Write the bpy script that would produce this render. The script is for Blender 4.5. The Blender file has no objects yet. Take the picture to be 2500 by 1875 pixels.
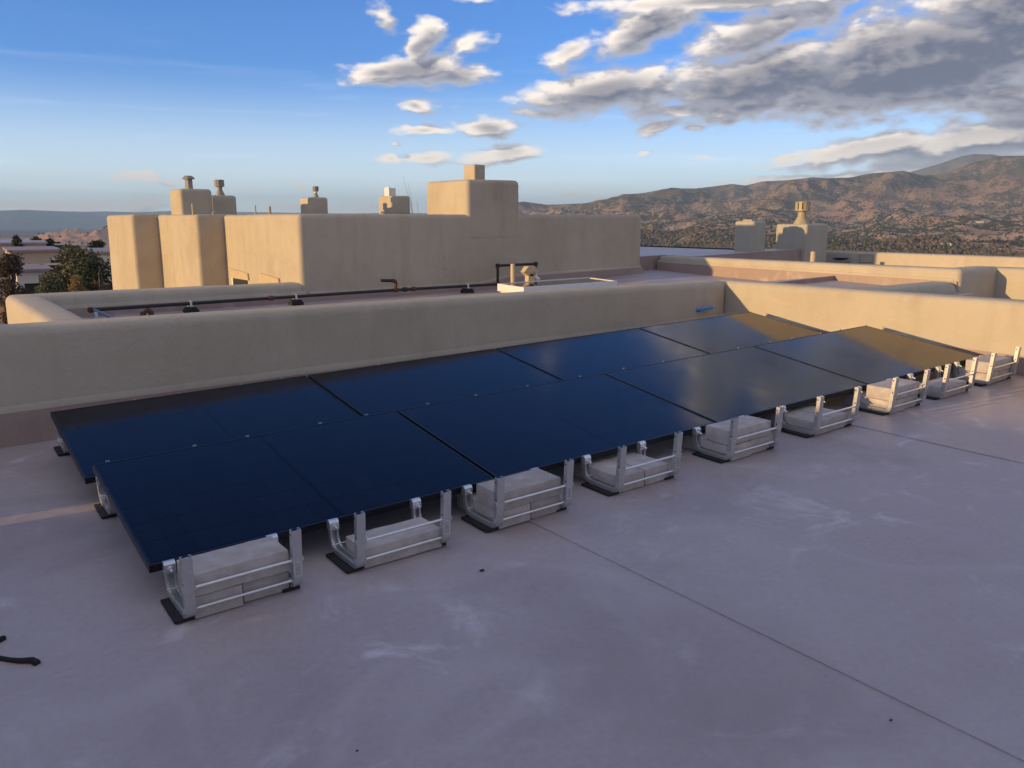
import bpy, bmesh, math, random
import numpy as np
from mathutils import Vector, Matrix

random.seed(7)
rng = np.random.default_rng(11)
S = bpy.context.scene
COL = S.collection
PI = math.pi

# ------------------------------------------------------------------ camera, sky, sun, exposure
CAM_R = np.array([[0.8076316442588292, -0.5896858386798032, -0.0013186554808457575],
                  [0.11445956547070554, 0.1545689681822236, 0.9813294258032519],
                  [0.5784722422588982, 0.7927036304543962, -0.1923299747839187]])   # right, up, forward
CAM_C = np.array([-0.6959018964314396, -3.4639249588706913, 1.543115591352168])
FOC = 2041.16
cam_d = bpy.data.cameras.new('camera')
cam_d.sensor_width = 36.0
cam_d.lens = FOC / 2500 * 36.0
cam_d.clip_start = 0.05
cam_d.clip_end = 200000.0
cam = bpy.data.objects.new('camera', cam_d)
COL.objects.link(cam)
cam.matrix_world = Matrix([[CAM_R[0][i], CAM_R[1][i], -CAM_R[2][i], CAM_C[i]] for i in range(3)] + [[0, 0, 0, 1]])
S.camera = cam

SUN_TO = Vector((-1.0, 0.149, 0.128)).normalized()       # towards the sun
SUN_EL = math.asin(SUN_TO.z)
SUN_AZ = math.atan2(SUN_TO.x, SUN_TO.y)                   # clockwise from +Y
sun_d = bpy.data.lights.new('sun', 'SUN')
sun_d.energy = 2.75
sun_d.color = (1.0, 0.65, 0.27)
sun_d.angle = math.radians(0.53)
sun = bpy.data.objects.new('sun', sun_d)
COL.objects.link(sun)
sun.rotation_euler = (-SUN_TO).to_track_quat('-Z', 'Y').to_euler()
sun.location = SUN_TO * 60

S.view_settings.view_transform = 'Standard'
S.view_settings.look = 'None'
S.view_settings.gamma = 1.0
S.view_settings.use_curve_mapping = False
S.view_settings.exposure = 1.15
S.cycles.max_bounces = 8
S.cycles.volume_bounces = 0
S.cycles.sample_clamp_indirect = 6.0
SKY_STRENGTH = 0.095
SKY_TINT = (0.62, 0.90, 1.32)
CLOUD_GAIN = 0.57


def rayd(px, py):
    v = np.array([(px - 1250) / FOC, (937.5 - py) / FOC, 1.0]) @ CAM_R
    return v / np.linalg.norm(v)


def azel(px, py):
    d = rayd(px, py)
    return math.degrees(math.atan2(d[0], d[1])), math.degrees(math.asin(d[2]))


class NT:
    """tiny node-tree helper"""
    def __init__(self, tree):
        self.t = tree
        self.n = tree.nodes
        self.l = tree.links

    def node(self, kind, **kw):
        n = self.n.new(kind)
        for k, v in kw.items():
            setattr(n, k, v)
        return n

    def put(self, sock, v):
        if isinstance(v, bpy.types.NodeSocket):
            self.l.new(v, sock)
        else:
            sock.default_value = v

    def math(self, op, a, b=0.0, c=None, clamp=False):
        n = self.node('ShaderNodeMath', operation=op, use_clamp=clamp)
        self.put(n.inputs[0], a)
        self.put(n.inputs[1], b)
        if c is not None:
            self.put(n.inputs[2], c)
        return n.outputs[0]

    def ramp(self, v, lo, hi, a=0.0, b=1.0, smooth=True):
        n = self.node('ShaderNodeMapRange', interpolation_type='SMOOTHSTEP' if smooth else 'LINEAR')
        self.put(n.inputs[0], v)
        self.put(n.inputs[1], lo)
        self.put(n.inputs[2], hi)
        self.put(n.inputs[3], a)
        self.put(n.inputs[4], b)
        return n.outputs[0]

    def mix(self, f, a, b, blend='MIX'):
        n = self.node('ShaderNodeMix', data_type='RGBA', blend_type=blend)
        self.put(n.inputs[0], f)
        self.put(n.inputs[6], a if isinstance(a, bpy.types.NodeSocket) else (*a, 1.0) if len(a) == 3 else a)
        self.put(n.inputs[7], b if isinstance(b, bpy.types.NodeSocket) else (*b, 1.0) if len(b) == 3 else b)
        return n.outputs[2]

    def noise(self, vec, scale, detail=4.0, rough=0.5, dist=0.0, out=0, dim='3D'):
        n = self.node('ShaderNodeTexNoise', noise_dimensions=dim)
        if vec is not None:
            self.put(n.inputs['Vector'], vec)
        n.inputs['Scale'].default_value = scale
        n.inputs['Detail'].default_value = detail
        n.inputs['Roughness'].default_value = rough
        n.inputs['Distortion'].default_value = dist
        return n.outputs[out]

    def vec(self, op, a, b=None, s=None):
        n = self.node('ShaderNodeVectorMath', operation=op)
        self.put(n.inputs[0], a)
        if b is not None:
            self.put(n.inputs[1], b)
        if s is not None:
            self.put(n.inputs['Scale'], s)
        return n.outputs[1] if op in ('LENGTH', 'DOT_PRODUCT', 'DISTANCE') else n.outputs[0]

    def comb(self, x, y, z=0.0):
        n = self.node('ShaderNodeCombineXYZ')
        for i, v in enumerate((x, y, z)):
            self.put(n.inputs[i], v)
        return n.outputs[0]

    def sep(self, v):
        n = self.node('ShaderNodeSeparateXYZ')
        self.put(n.inputs[0], v)
        return n.outputs


# --- world: Nishita sky with clouds
W = bpy.data.worlds.new('World')
S.world = W
W.use_nodes = True
T = NT(W.node_tree)
T.n.clear()
sky = T.node('ShaderNodeTexSky', sky_type='NISHITA')
sky.sun_disc = False
sky.sun_elevation = SUN_EL
sky.sun_rotation = SUN_AZ
sky.altitude = 2100.0
sky.air_density = 1.0
sky.dust_density = 1.0
sky.ozone_density = 3.0
gen = T.node('ShaderNodeTexCoord').outputs['Generated']
gx, gy, gz = T.sep(T.vec('NORMALIZE', gen))
AZ = T.math('MULTIPLY', T.math('ARCTAN2', gx, gy), 180 / PI)
EL = T.math('MULTIPLY', T.math('ARCSINE', gz), 180 / PI)


def build_cloud_group():
    g = bpy.data.node_groups.new('cloud_density', 'ShaderNodeTree')
    g.interface.new_socket('AzEl', in_out='INPUT', socket_type='NodeSocketVector')
    g.interface.new_socket('Density', in_out='OUTPUT', socket_type='NodeSocketFloat')
    g.interface.new_socket('Mask', in_out='OUTPUT', socket_type='NodeSocketFloat')
    t = NT(g)
    gi = t.node('NodeGroupInput')
    go = t.node('NodeGroupOutput')
    p0 = gi.outputs[0]
    # warp the coordinate a little so that no bank keeps a smooth outline
    wn = t.noise(t.vec('MULTIPLY', p0, (0.11, 0.30, 0.0)), 1.0, 3.0, 0.55, 0.0, 1)
    p = t.vec('ADD', p0, t.vec('MULTIPLY', t.vec('SUBTRACT', wn, (0.5, 0.5, 0.5)), (4.5, 1.7, 0.0)))
    blobs = [  # direction (as px, py of the photograph), half width, half height, tilt, weight
        (2260, 150, 640, 165, 4, 1.55), (2480, 40, 420, 170, 6, 1.4), (1860, 190, 480, 120, 8, 1.35),
        (1480, 222, 420, 66, 5, 1.25), (1830, 88, 330, 90, 16, 1.2), (1590, 70, 250, 72, 24, 1.2),
        (1780, 8, 560, 44, 0, 1.2), (1395, 125, 130, 60, 22, 0.95), (1650, 262, 240, 44, 8, 1.05), (1300, 268, 210, 26, 0, 0.95),
        (2230, 235, 520, 50, 3, 1.1),
        (1000, 168, 230, 58, 6, 1.35), (1040, 112, 110, 66, 30, 1.25), (925, 178, 120, 48, 4, 1.2), (1130, 185, 150, 46, 8, 1.05), (1160, 110, 90, 36, 14, 0.8),
        (930, 42, 66, 62, -40, 0.75), (1180, 2, 70, 22, 0, 0.8),
        (1018, 264, 86, 30, 0, 1.05), (1200, 314, 120, 46, 4, 1.2), (1030, 325, 118, 24, 0, 1.0), (1225, 378, 150, 36, 10, 1.2),
        (1060, 390, 110, 26, 2, 1.1), (955, 392, 70, 24, 0, 1.05), (960, 352, 46, 16, 0, 0.9),
        (1612, 303, 115, 34, 12, 1.15), (1708, 309, 46, 15, 0, 0.9), (1855, 252, 120, 28, 0, 1.15), (1795, 290, 58, 20, 8, 0.95),
        (2040, 256, 90, 30, 0, 1.05), (2150, 250, 90, 18, 6, 0.9), (2480, 228, 110, 56, 10, 1.2), (1715, 390, 56, 16, 0, 0.9), (1560, 374, 46, 15, 10, 0.8),
        (2120, 362, 290, 46, 8, 1.4), (2400, 335, 350, 74, 10, 1.5), (1930, 377, 78, 24, 5, 1.1), (2360, 385, 340, 40, 4, 1.2),
        (2000, 434, 420, 30, 5, 1.3), (1400, 486, 260, 20, 2, 0.85),
        (340, 437, 66, 20, 0, 1.1), (402, 453, 52, 18, 0, 1.1), (718, 446, 56, 15, 0, 0.8),
        (150, 497, 520, 24, 0, 1.15), (360, 496, 120, 32, 6, 1.1), (850, 500, 330, 20, 0, 1.0), (1500, 512, 330, 16, 0, 0.85),
        # the same broken deck carried on above and to the right of the frame
        (2750, 220, 560, 150, 4, 1.3), (2350, -200, 640, 150, 6, 1.15), (2050, -460, 560, 170, 14, 1.1), (2900, -330, 620, 220, 5, 1.2), (3080, 350, 620, 90, 4, 1.2),
    ]
    k = math.degrees(1 / FOC)
    blobs = [azel(px, py) + (a * k, b * k, tilt, wgt) for px, py, a, b, tilt, wgt in blobs]
    blobs += [(62.0, 20.5, 7.5, 4.5, -8, 1.25), (54.0, 25.0, 4.5, 4.0, 10, 0.95), (41.0, 24.5, 2.6, 2.6, 20, 0.75)]   # azimuth, elevation (deg)
    total = None
    for A, E_, a, b, tilt, wgt in blobs:
        m = t.node('ShaderNodeMapping', vector_type='TEXTURE')
        t.l.new(p, m.inputs['Vector'])
        m.inputs['Location'].default_value = (A, E_, 0)
        m.inputs['Rotation'].default_value = (0, 0, math.radians(tilt))
        m.inputs['Scale'].default_value = (a, b, 1)
        gr = t.node('ShaderNodeTexGradient', gradient_type='SPHERICAL')
        t.l.new(m.outputs[0], gr.inputs[0])
        e = t.math('MULTIPLY', gr.outputs['Fac'], wgt)
        total = e if total is None else t.math('SMOOTH_MAX', total, e, 0.12)
    # broken cloud deck added out of view, all round and overhead, to lift ambient light
    az, el, _ = t.sep(p0)
    far = t.ramp(t.noise(t.vec('MULTIPLY', p0, (0.035, 0.085, 0.0)), 1.0, 2.0, 0.5), 0.26, 0.50)
    away = t.math('MAXIMUM', t.ramp(t.math('ABSOLUTE', t.math('SUBTRACT', az, 33.0)), 46.0, 62.0), t.ramp(el, 46.0, 60.0))
    far = t.math('MULTIPLY', far, t.math('MULTIPLY', away, t.ramp(el, -0.5, 3.0)))
    total = t.math('MAXIMUM', total, t.math('MULTIPLY', far, 0.72))
    q = t.vec('MULTIPLY', p0, (0.24, 0.52, 0.0))
    n1 = t.noise(q, 1.0, 9.0, 0.60, 0.30, 0, '2D')
    v = t.node('ShaderNodeTexVoronoi', feature='SMOOTH_F1', voronoi_dimensions='2D')
    v.inputs['Scale'].default_value = 2.2
    v.inputs['Smoothness'].default_value = 0.35
    v.inputs['Detail'].default_value = 2.0
    v.inputs['Roughness'].default_value = 0.55
    t.l.new(t.vec('ADD', q, t.vec('SCALE', wn, s=0.5)), v.inputs['Vector'])
    puff = t.math('SUBTRACT', 0.42, v.outputs['Distance'])
    amp_ = t.ramp(total, 0.4, 1.0, 1.1, 0.62)
    d = t.math('ADD', total, t.math('MULTIPLY', t.math('SUBTRACT', n1, 0.5), amp_))
    d = t.math('ADD', d, t.math('MULTIPLY', puff, 0.28))
    d = t.math('MULTIPLY', d, t.ramp(total, 0.02, 0.22))
    t.l.new(d, go.inputs[0])
    t.l.new(total, go.inputs[1])
    return g


CG = build_cloud_group()
P0 = T.comb(AZ, EL, 0.0)


def cloud_at(da, de):
    n = T.node('ShaderNodeGroup')
    n.node_tree = CG
    T.put(n.inputs[0], T.vec('ADD', P0, (da, de, 0.0)))
    return n.outputs


c0 = cloud_at(0, 0)
c1 = cloud_at(-0.55, 0.75)
d0, d1 = c0[0], c1[0]
cov = T.ramp(d0, 0.22, 0.68)
grad = T.math('SUBTRACT', d0, d1)
lit = T.ramp(grad, 0.0, 0.46)
thick = T.ramp(d0, 0.45, 1.05)
big = T.ramp(c0[1], 0.55, 1.15)
lit = T.math('MULTIPLY', lit, T.math('SUBTRACT', 1.0, T.math('MULTIPLY', T.math('MULTIPLY', big, 0.78), T.ramp(EL, 2.5, 7.0))))
lit = T.math('ADD', lit, T.math('MULTIPLY', T.math('SUBTRACT', 1.0, thick), 0.16), clamp=True)
grey = T.mix(T.math('MULTIPLY', T.math('MAXIMUM', thick, T.math('MULTIPLY', big, 0.8)), T.ramp(EL, 0.5, 6.5, 0.5, 1.0)), (0.33, 0.345, 0.42), (0.125, 0.14, 0.205))
cloud_col = T.mix(lit, grey, (1.0, 0.88, 0.77))
low = T.ramp(EL, 0.2, 5.0)
cloud_col = T.mix(T.math('MULTIPLY', T.math('SUBTRACT', 1.0, low), 0.55), cloud_col, (0.80, 0.78, 0.74))
# thin high veil streaks
pv = T.comb(T.math('MULTIPLY', AZ, 0.02), T.math('MULTIPLY', EL, 0.32), 1.3)
veil = T.math('MULTIPLY', T.ramp(T.noise(pv, 3.0, 4.0, 0.6, 0.3), 0.52, 0.80), T.ramp(EL, 14.0, 1.0))
SKYV = T.vec('SCALE', sky.outputs[0], s=SKY_STRENGTH)
tint = T.mix(1.0, SKYV, SKY_TINT, 'MULTIPLY')
sky_col = T.mix(T.math('MULTIPLY', veil, 0.35), tint, (0.60, 0.66, 0.70))
sky_col = T.mix(T.ramp(EL, 10.0, -0.5, 0.0, 0.75), sky_col, (0.62, 0.68, 0.68))
CLOUD_K = T.vec('SCALE', cloud_col, s=CLOUD_GAIN)
final = T.mix(T.math('MULTIPLY', cov, T.ramp(EL, -0.6, 0.3)), sky_col, CLOUD_K)
bg = T.node('ShaderNodeBackground')
T.l.new(final, bg.inputs[0])
bg.inputs[1].default_value = 1.0
out = T.node('ShaderNodeOutputWorld')
T.l.new(bg.outputs[0], out.inputs[0])
W.cycles.sampling_method = 'MANUAL'
W.cycles.sample_map_resolution = 512

# ------------------------------------------------------------------ helpers
ROOF_Q = Matrix(((0.9996082303455126, 0.0, -0.02798903044967435, 0),
                 (-0.0002797666749425149, 0.9999500429131064, -0.009991666962232675, 0),
                 (0.027987632199248106, 0.009995582928302896, 0.9995582928302895, 0), (0, 0, 0, 1)))   # the roof falls gently


def rp(x, y, z=0.0):
    return ROOF_Q @ Vector((x, y, z))


def roof_z(x, y):
    return 0.028 * x + 0.010 * y


def tag(o, label=None, cat=None, group=None, kind=None):
    if label:
        o['label'] = label
    if cat:
        o['category'] = cat
    if group:
        o['group'] = group
    if kind:
        o['kind'] = kind
    return o


def empty(name, loc=(0, 0, 0), mat=None):
    o = bpy.data.objects.new(name, None)
    o.empty_display_size = 0.1
    COL.objects.link(o)
    o.matrix_world = (mat if mat is not None else Matrix.Identity(4)) @ Matrix.Translation(loc)
    return o


def link(name, me, mat=None, parent=None, loc=None, rot=None, smooth=False):
    o = bpy.data.objects.new(name, me)
    COL.objects.link(o)
    if mat and not me.materials:
        me.materials.append(mat)
    if parent:
        o.parent = parent
    if loc is not None:
        o.location = loc
    if rot is not None:
        o.rotation_euler = rot
    if smooth:
        me.polygons.foreach_set('use_smooth', [True] * len(me.polygons))
    return o


def mesh(name, verts, faces):
    me = bpy.data.meshes.new(name)
    me.from_pydata([tuple(v) for v in verts], [], faces)
    me.update()
    return me


def grid_mesh(name, P, close_u=False):
    """P[nu, nv, 3] numpy grid -> mesh, fast"""
    nu, nv = P.shape[:2]
    me = bpy.data.meshes.new(name)
    idx = np.arange(nu * nv).reshape(nu, nv)
    if close_u:
        idx = np.vstack([idx, idx[:1]])
    q = np.stack([idx[:-1, :-1], idx[1:, :-1], idx[1:, 1:], idx[:-1, 1:]], -1).reshape(-1, 4)
    fast_mesh(me, P.reshape(-1, 3), q)
    return me


def fast_mesh(me, co, faces):
    k = faces.shape[1]
    me.vertices.add(len(co))
    me.vertices.foreach_set('co', np.asarray(co, np.float32).ravel())
    me.loops.add(faces.size)
    me.loops.foreach_set('vertex_index', faces.astype(np.int32).ravel())
    me.polygons.add(len(faces))
    me.polygons.foreach_set('loop_start', np.arange(0, faces.size, k, dtype=np.int32))
    me.polygons.foreach_set('loop_total', np.full(len(faces), k, np.int32))
    me.update(calc_edges=True)
    me.validate()


class MB:
    """collects shapes, builds one mesh object"""
    def __init__(self):
        self.v = []
        self.f = []

    def add(self, verts, faces):
        n = len(self.v)
        self.v += [tuple(v) for v in verts]
        self.f += [tuple(i + n for i in f) for f in faces]
        return self

    def box(self, x0, x1, y0, y1, z0, z1, M=None):
        vs = [Vector((x, y, z)) for z in (z0, z1) for y in (y0, y1) for x in (x0, x1)]
        if M:
            vs = [M @ v for v in vs]
        return self.add(vs, [(0, 2, 3, 1), (4, 5, 7, 6), (0, 1, 5, 4), (2, 6, 7, 3), (0, 4, 6, 2), (1, 3, 7, 5)])

    def prism(self, poly, h0, h1, M=None):
        n = len(poly)
        vs = [Vector((p[0], p[1], h0)) for p in poly] + [Vector((p[0], p[1], h1)) for p in poly]
        if M:
            vs = [M @ v for v in vs]
        fs = [tuple(range(n - 1, -1, -1)), tuple(range(n, 2 * n))]
        fs += [(i, (i + 1) % n, n + (i + 1) % n, n + i) for i in range(n)]
        return self.add(vs, fs)

    def lathe(self, prof, cx=0, cy=0, seg=16, cap=True, squash=1.0, rot=0.0):
        """prof: list of (r, z) bottom to top"""
        vs, fs = [], []
        for r, z in prof:
            for k in range(seg):
                a = 2 * PI * k / seg + rot
                vs.append((cx + r * math.cos(a), cy + r * math.sin(a) * squash, z))
        for i in range(len(prof) - 1):
            for k in range(seg):
                a, b = i * seg + k, i * seg + (k + 1) % seg
                fs.append((a, b, b + seg, a + seg))
        if cap:
            fs.append(tuple(range(seg - 1, -1, -1)))
            m = (len(prof) - 1) * seg
            fs.append(tuple(range(m, m + seg)))
        return self.add(vs, fs)

    def tube(self, pts, r, seg=10, cap=True):
        pts = [Vector(p) for p in pts]
        rr = r if isinstance(r, (list, tuple)) else [r] * len(pts)
        vs, fs = [], []
        up = None
        for i, p in enumerate(pts):
            d = (pts[min(i + 1, len(pts) - 1)] - pts[max(i - 1, 0)]).normalized()
            if up is None:
                up = Vector((0, 0, 1)) if abs(d.z) < 0.9 else Vector((1, 0, 0))
            a = d.cross(up).normalized()
            up = a.cross(d).normalized()
            for k in range(seg):
                t = 2 * PI * k / seg
                vs.append(p + (a * math.cos(t) + up * math.sin(t)) * rr[i])
        for i in range(len(pts) - 1):
            for k in range(seg):
                a, b = i * seg + k, i * seg + (k + 1) % seg
                fs.append((a, b, b + seg, a + seg))
        if cap:
            fs.append(tuple(range(seg - 1, -1, -1)))
            m = (len(pts) - 1) * seg
            fs.append(tuple(range(m, m + seg)))
        return self.add(vs, fs)

    def build(self, name, mat, parent=None, smooth=False, loc=None, rot=None, angle=None):
        me = mesh(name, self.v, self.f)
        o = link(name, me, mat, parent, loc, rot)
        if smooth:
            me.polygons.foreach_set('use_smooth', [True] * len(me.polygons))
            if angle:
                me.set_sharp_from_angle(angle=math.radians(angle))
        return o


def bevel_mesh(me, w, seg=2, angle=30):
    bm = bmesh.new()
    bm.from_mesh(me)
    ed = [e for e in bm.edges if len(e.link_faces) == 2 and e.calc_face_angle(0) > math.radians(angle)]
    bmesh.ops.bevel(bm, geom=ed, offset=w, segments=seg, affect='EDGES', profile=0.5)
    bm.to_mesh(me)
    bm.free()
    me.polygons.foreach_set('use_smooth', [True] * len(me.polygons))
    me.set_sharp_from_angle(angle=math.radians(40))


_WK = rng.normal(size=(10, 3))
_WP = rng.uniform(0, 2 * PI, 10)


def wob(P, freq=2.0):
    """smooth pseudo-noise of position"""
    s = 0
    for k in range(10):
        s = s + np.sin(P @ (_WK[k] * freq * (0.6 + 0.25 * k)) + _WP[k]) / (1 + 0.35 * k)
    return s / 4.0


def stucco_block(name, x0, x1, y0, y1, z0, z1, r, mat, parent=None, amp=0.006, cell=0.22, slots=None, freq=2.0):
    """hand-trowelled block: rounded top and corners, slightly wavy faces; its bottom is left square"""
    lo, hi = np.array([x0, y0, z0], float), np.array([x1, y1, z1], float)

    def ticks(a, b):
        n = max(2, int((b - a - 2 * r) / cell))
        e = r * (1 - np.cos(np.linspace(0, PI / 2, 6)))
        return np.unique(np.concatenate([a + e, np.linspace(a + r, b - r, n + 1), b - e]))
    X, Y, Z = ticks(x0, x1), ticks(y0, y1), ticks(z0, z1)
    co, fc = [], []

    def face(A, B, make):
        n0 = sum(len(c) for c in co)
        a, b = np.meshgrid(A, B, indexing='ij')
        P = make(a, b).reshape(-1, 3)
        co.append(P)
        i = np.arange(P.shape[0]).reshape(len(A), len(B)) + n0
        fc.append(np.stack([i[:-1, :-1], i[1:, :-1], i[1:, 1:], i[:-1, 1:]], -1).reshape(-1, 4))
    face(X, Z, lambda a, b: np.stack([a, np.full_like(a, y0), b], -1))
    face(X[::-1], Z, lambda a, b: np.stack([a, np.full_like(a, y1), b], -1))
    face(Y[::-1], Z, lambda a, b: np.stack([np.full_like(a, x0), a, b], -1))
    face(Y, Z, lambda a, b: np.stack([np.full_like(a, x1), a, b], -1))
    face(X, Y, lambda a, b: np.stack([a, b, np.full_like(a, z1)], -1))
    P = np.vstack(co)
    F = np.vstack(fc)
    inn = np.clip(P, lo + r, hi - r)
    inn[:, 2] = np.minimum(P[:, 2], z1 - r)
    d = P - inn
    L = np.linalg.norm(d, axis=1, keepdims=True)
    N = d / np.maximum(L, 1e-9)
    P2 = inn + N * r
    P2 = P2 + N * (wob(P2, freq)[:, None] * amp)
    me = bpy.data.meshes.new(name)
    fast_mesh(me, P2, F)
    bm = bmesh.new()
    bm.from_mesh(me)
    bmesh.ops.remove_doubles(bm, verts=bm.verts, dist=0.0004)
    bmesh.ops.recalc_face_normals(bm, faces=bm.faces)
    bm.to_mesh(me)
    bm.free()
    return link(name, me, mat, parent, smooth=True)


# ------------------------------------------------------------------ materials
MATS = {}


def new_mat(name):
    m = bpy.data.materials.new(name)
    m.use_nodes = True
    t = NT(m.node_tree)
    b = m.node_tree.nodes['Principled BSDF']
    MATS[name] = m
    return m, t, b


def pos(t):
    return t.node('ShaderNodeNewGeometry').outputs['Position']


def bump(t, b, h, strength, dist):
    n = t.node('ShaderNodeBump')
    n.inputs['Strength'].default_value = strength
    n.inputs['Distance'].default_value = dist
    t.l.new(h, n.inputs['Height'])
    t.l.new(n.outputs[0], b.inputs['Normal'])


def stucco(name, base, dark, scale=1.0):
    m, t, b = new_mat(name)
    p = pos(t)
    big = t.noise(p, 1.1 * scale, 5, 0.6, 0.4)
    mid = t.noise(p, 6.0 * scale, 4, 0.6)
    streak = t.noise(t.vec('MULTIPLY', p, (5.0, 5.0, 0.55)), 1.0, 4, 0.6)
    f = t.math('ADD', t.math('MULTIPLY', t.ramp(big, 0.35, 0.7), 0.6), t.math('MULTIPLY', t.ramp(mid, 0.4, 0.7), 0.25))
    f = t.math('ADD', f, t.math('MULTIPLY', t.ramp(streak, 0.50, 0.72), 0.5), clamp=True)
    c = t.mix(f, base, dark)
    # repaired patches and hairline cracks
    patch = t.ramp(t.noise(t.vec('ADD', p, (3.1, 7.7, 1.9)), 0.9, 2, 0.4), 0.58, 0.62)
    c = t.mix(t.math('MULTIPLY', patch, 0.22), c, tuple(k_ * 0.86 for k_ in dark))
    cr = t.math('ABSOLUTE', t.math('SUBTRACT', t.noise(p, 1.3, 6, 0.65, 0.6), 0.5))
    cr = t.math('MULTIPLY', t.ramp(cr, 0.006, 0.0), t.ramp(t.noise(p, 0.7, 2), 0.5, 0.6))
    c = t.mix(t.math('MULTIPLY', cr, 0.35), c, tuple(k_ * 0.5 for k_ in dark))
    t.l.new(c, b.inputs['Base Color'])
    b.inputs['Roughness'].default_value = 0.93
    b.inputs['Specular IOR Level'].default_value = 0.2
    fine = t.noise(p, 230, 3, 0.6)
    trow = t.noise(p, 22, 4, 0.55, 0.5)
    h = t.math('ADD', t.math('MULTIPLY', fine, 0.5), t.math('MULTIPLY', trow, 1.2))
    bump(t, b, h, 0.8, 0.007)
    return m


M_STUCCO = stucco('stucco', (0.52, 0.46, 0.372), (0.455, 0.398, 0.315))
M_STUCCO_OLD = stucco('old_stucco', (0.52, 0.455, 0.36), (0.425, 0.365, 0.275), 0.8)
M_STUCCO_GREY = stucco('olive_stucco', (0.46, 0.43, 0.355), (0.41, 0.38, 0.31))


def membrane(name, base, alt, scuff):
    m, t, b = new_mat(name)
    p = pos(t)
    big = t.noise(p, 0.55, 6, 0.62, 0.5)
    med = t.noise(p, 2.6, 6, 0.65, 0.8)
    fine = t.noise(p, 34, 4, 0.6)
    f = t.math('ADD', t.math('MULTIPLY', t.ramp(big, 0.3, 0.72), 0.6), t.math('MULTIPLY', t.ramp(fine, 0.3, 0.7), 0.35), clamp=True)
    c = t.mix(f, base, alt)
    # pale dried-puddle and scuff marks
    sc = t.math('MULTIPLY', t.ramp(med, 0.53, 0.72), t.ramp(big, 0.42, 0.60))
    st = t.noise(t.vec('MULTIPLY', p, (2.0, 9.0, 1.0)), 2.2, 5, 0.7, 1.0)
    sc = t.math('MAXIMUM', sc, t.math('MULTIPLY', t.ramp(st, 0.64, 0.78), t.ramp(t.noise(p, 1.3, 2), 0.5, 0.62)))
    c = t.mix(t.math('MULTIPLY', sc, 0.7), c, scuff)
    # tide lines left by dried puddles
    tl = t.math('ABSOLUTE', t.math('SUBTRACT', t.noise(p, 0.8, 1.5, 0.5, 0.3), 0.53))
    tl = t.math('MULTIPLY', t.ramp(tl, 0.03, 0.0), t.ramp(t.noise(p, 0.45, 2), 0.5, 0.62))
    c = t.mix(t.math('MULTIPLY', tl, 0.10), c, scuff)
    bl_ = t.ramp(t.noise(t.vec('ADD', p, (9.0, 2.0, 0.0)), 0.8, 4, 0.6, 0.6), 0.48, 0.70)
    c = t.mix(t.math('MULTIPLY', bl_, 0.55), c, tuple(k_ * 0.78 for k_ in alt))
    # small dark specks of grit
    v = t.node('ShaderNodeTexVoronoi')
    v.inputs['Scale'].default_value = 5.5
    t.l.new(p, v.inputs['Vector'])
    sp = t.math('MULTIPLY', t.ramp(v.outputs['Distance'], 0.035, 0.02), t.ramp(t.noise(p, 3.0, 2), 0.52, 0.6))
    c = t.mix(t.math('MULTIPLY', sp, 0.55), c, (0.10, 0.075, 0.065))
    t.l.new(c, b.inputs['Base Color'])
    t.l.new(t.ramp(big, 0.3, 0.7, 0.58, 0.40), b.inputs['Roughness'])
    b.inputs['Specular IOR Level'].default_value = 0.35
    wr = t.noise(t.vec('MULTIPLY', p, (0.5, 2.6, 1.0)), 1.6, 4, 0.55, 0.8)
    h = t.math('ADD', t.math('ADD', t.math('MULTIPLY', fine, 0.25), t.math('MULTIPLY', t.noise(p, 5.0, 3, 0.5), 1.6)), t.math('MULTIPLY', wr, 3.5))
    bump(t, b, h, 0.45, 0.007)
    return m


M_ROOF = membrane('roof_membrane', (0.45, 0.405, 0.425), (0.375, 0.31, 0.31), (0.70, 0.66, 0.70))
M_ROOF_GREY = membrane('pale_roof_membrane', (0.52, 0.48, 0.47), (0.46, 0.43, 0.42), (0.66, 0.62, 0.6))
M_FLASH = membrane('membrane_upturn', (0.37, 0.275, 0.24), (0.315, 0.235, 0.21), (0.5, 0.42, 0.39))


def simple(name, col, rough=0.5, metal=0.0, noise=0.0, scale=30, bumpd=0.0, spec=0.5):
    m, t, b = new_mat(name)
    if noise:
        n = t.noise(pos(t), scale, 5, 0.6)
        c2 = tuple(c * (1 - noise) for c in col)
        t.l.new(t.mix(t.ramp(n, 0.3, 0.7), col, c2), b.inputs['Base Color'])
        if bumpd:
            bump(t, b, n, 0.5, bumpd)
    else:
        b.inputs['Base Color'].default_value = (*col, 1)
    b.inputs['Roughness'].default_value = rough
    b.inputs['Metallic'].default_value = metal
    b.inputs['Specular IOR Level'].default_value = spec
    return m


def galv():
    m, t, b = new_mat('galvanised_steel')
    p = pos(t)
    v = t.node('ShaderNodeTexVoronoi')
    v.inputs['Scale'].default_value = 90
    t.l.new(p, v.inputs['Vector'])
    n = t.noise(p, 14, 4, 0.6)
    f = t.math('ADD', t.math('MULTIPLY', v.outputs['Color'], 0.25), t.math('MULTIPLY', n, 0.6), clamp=True)
    t.l.new(t.mix(f, (0.66, 0.67, 0.69), (0.44, 0.45, 0.465)), b.inputs['Base Color'])
    b.inputs['Metallic'].default_value = 0.75
    t.l.new(t.ramp(n, 0.3, 0.7, 0.34, 0.52), b.inputs['Roughness'])
    return m


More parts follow.
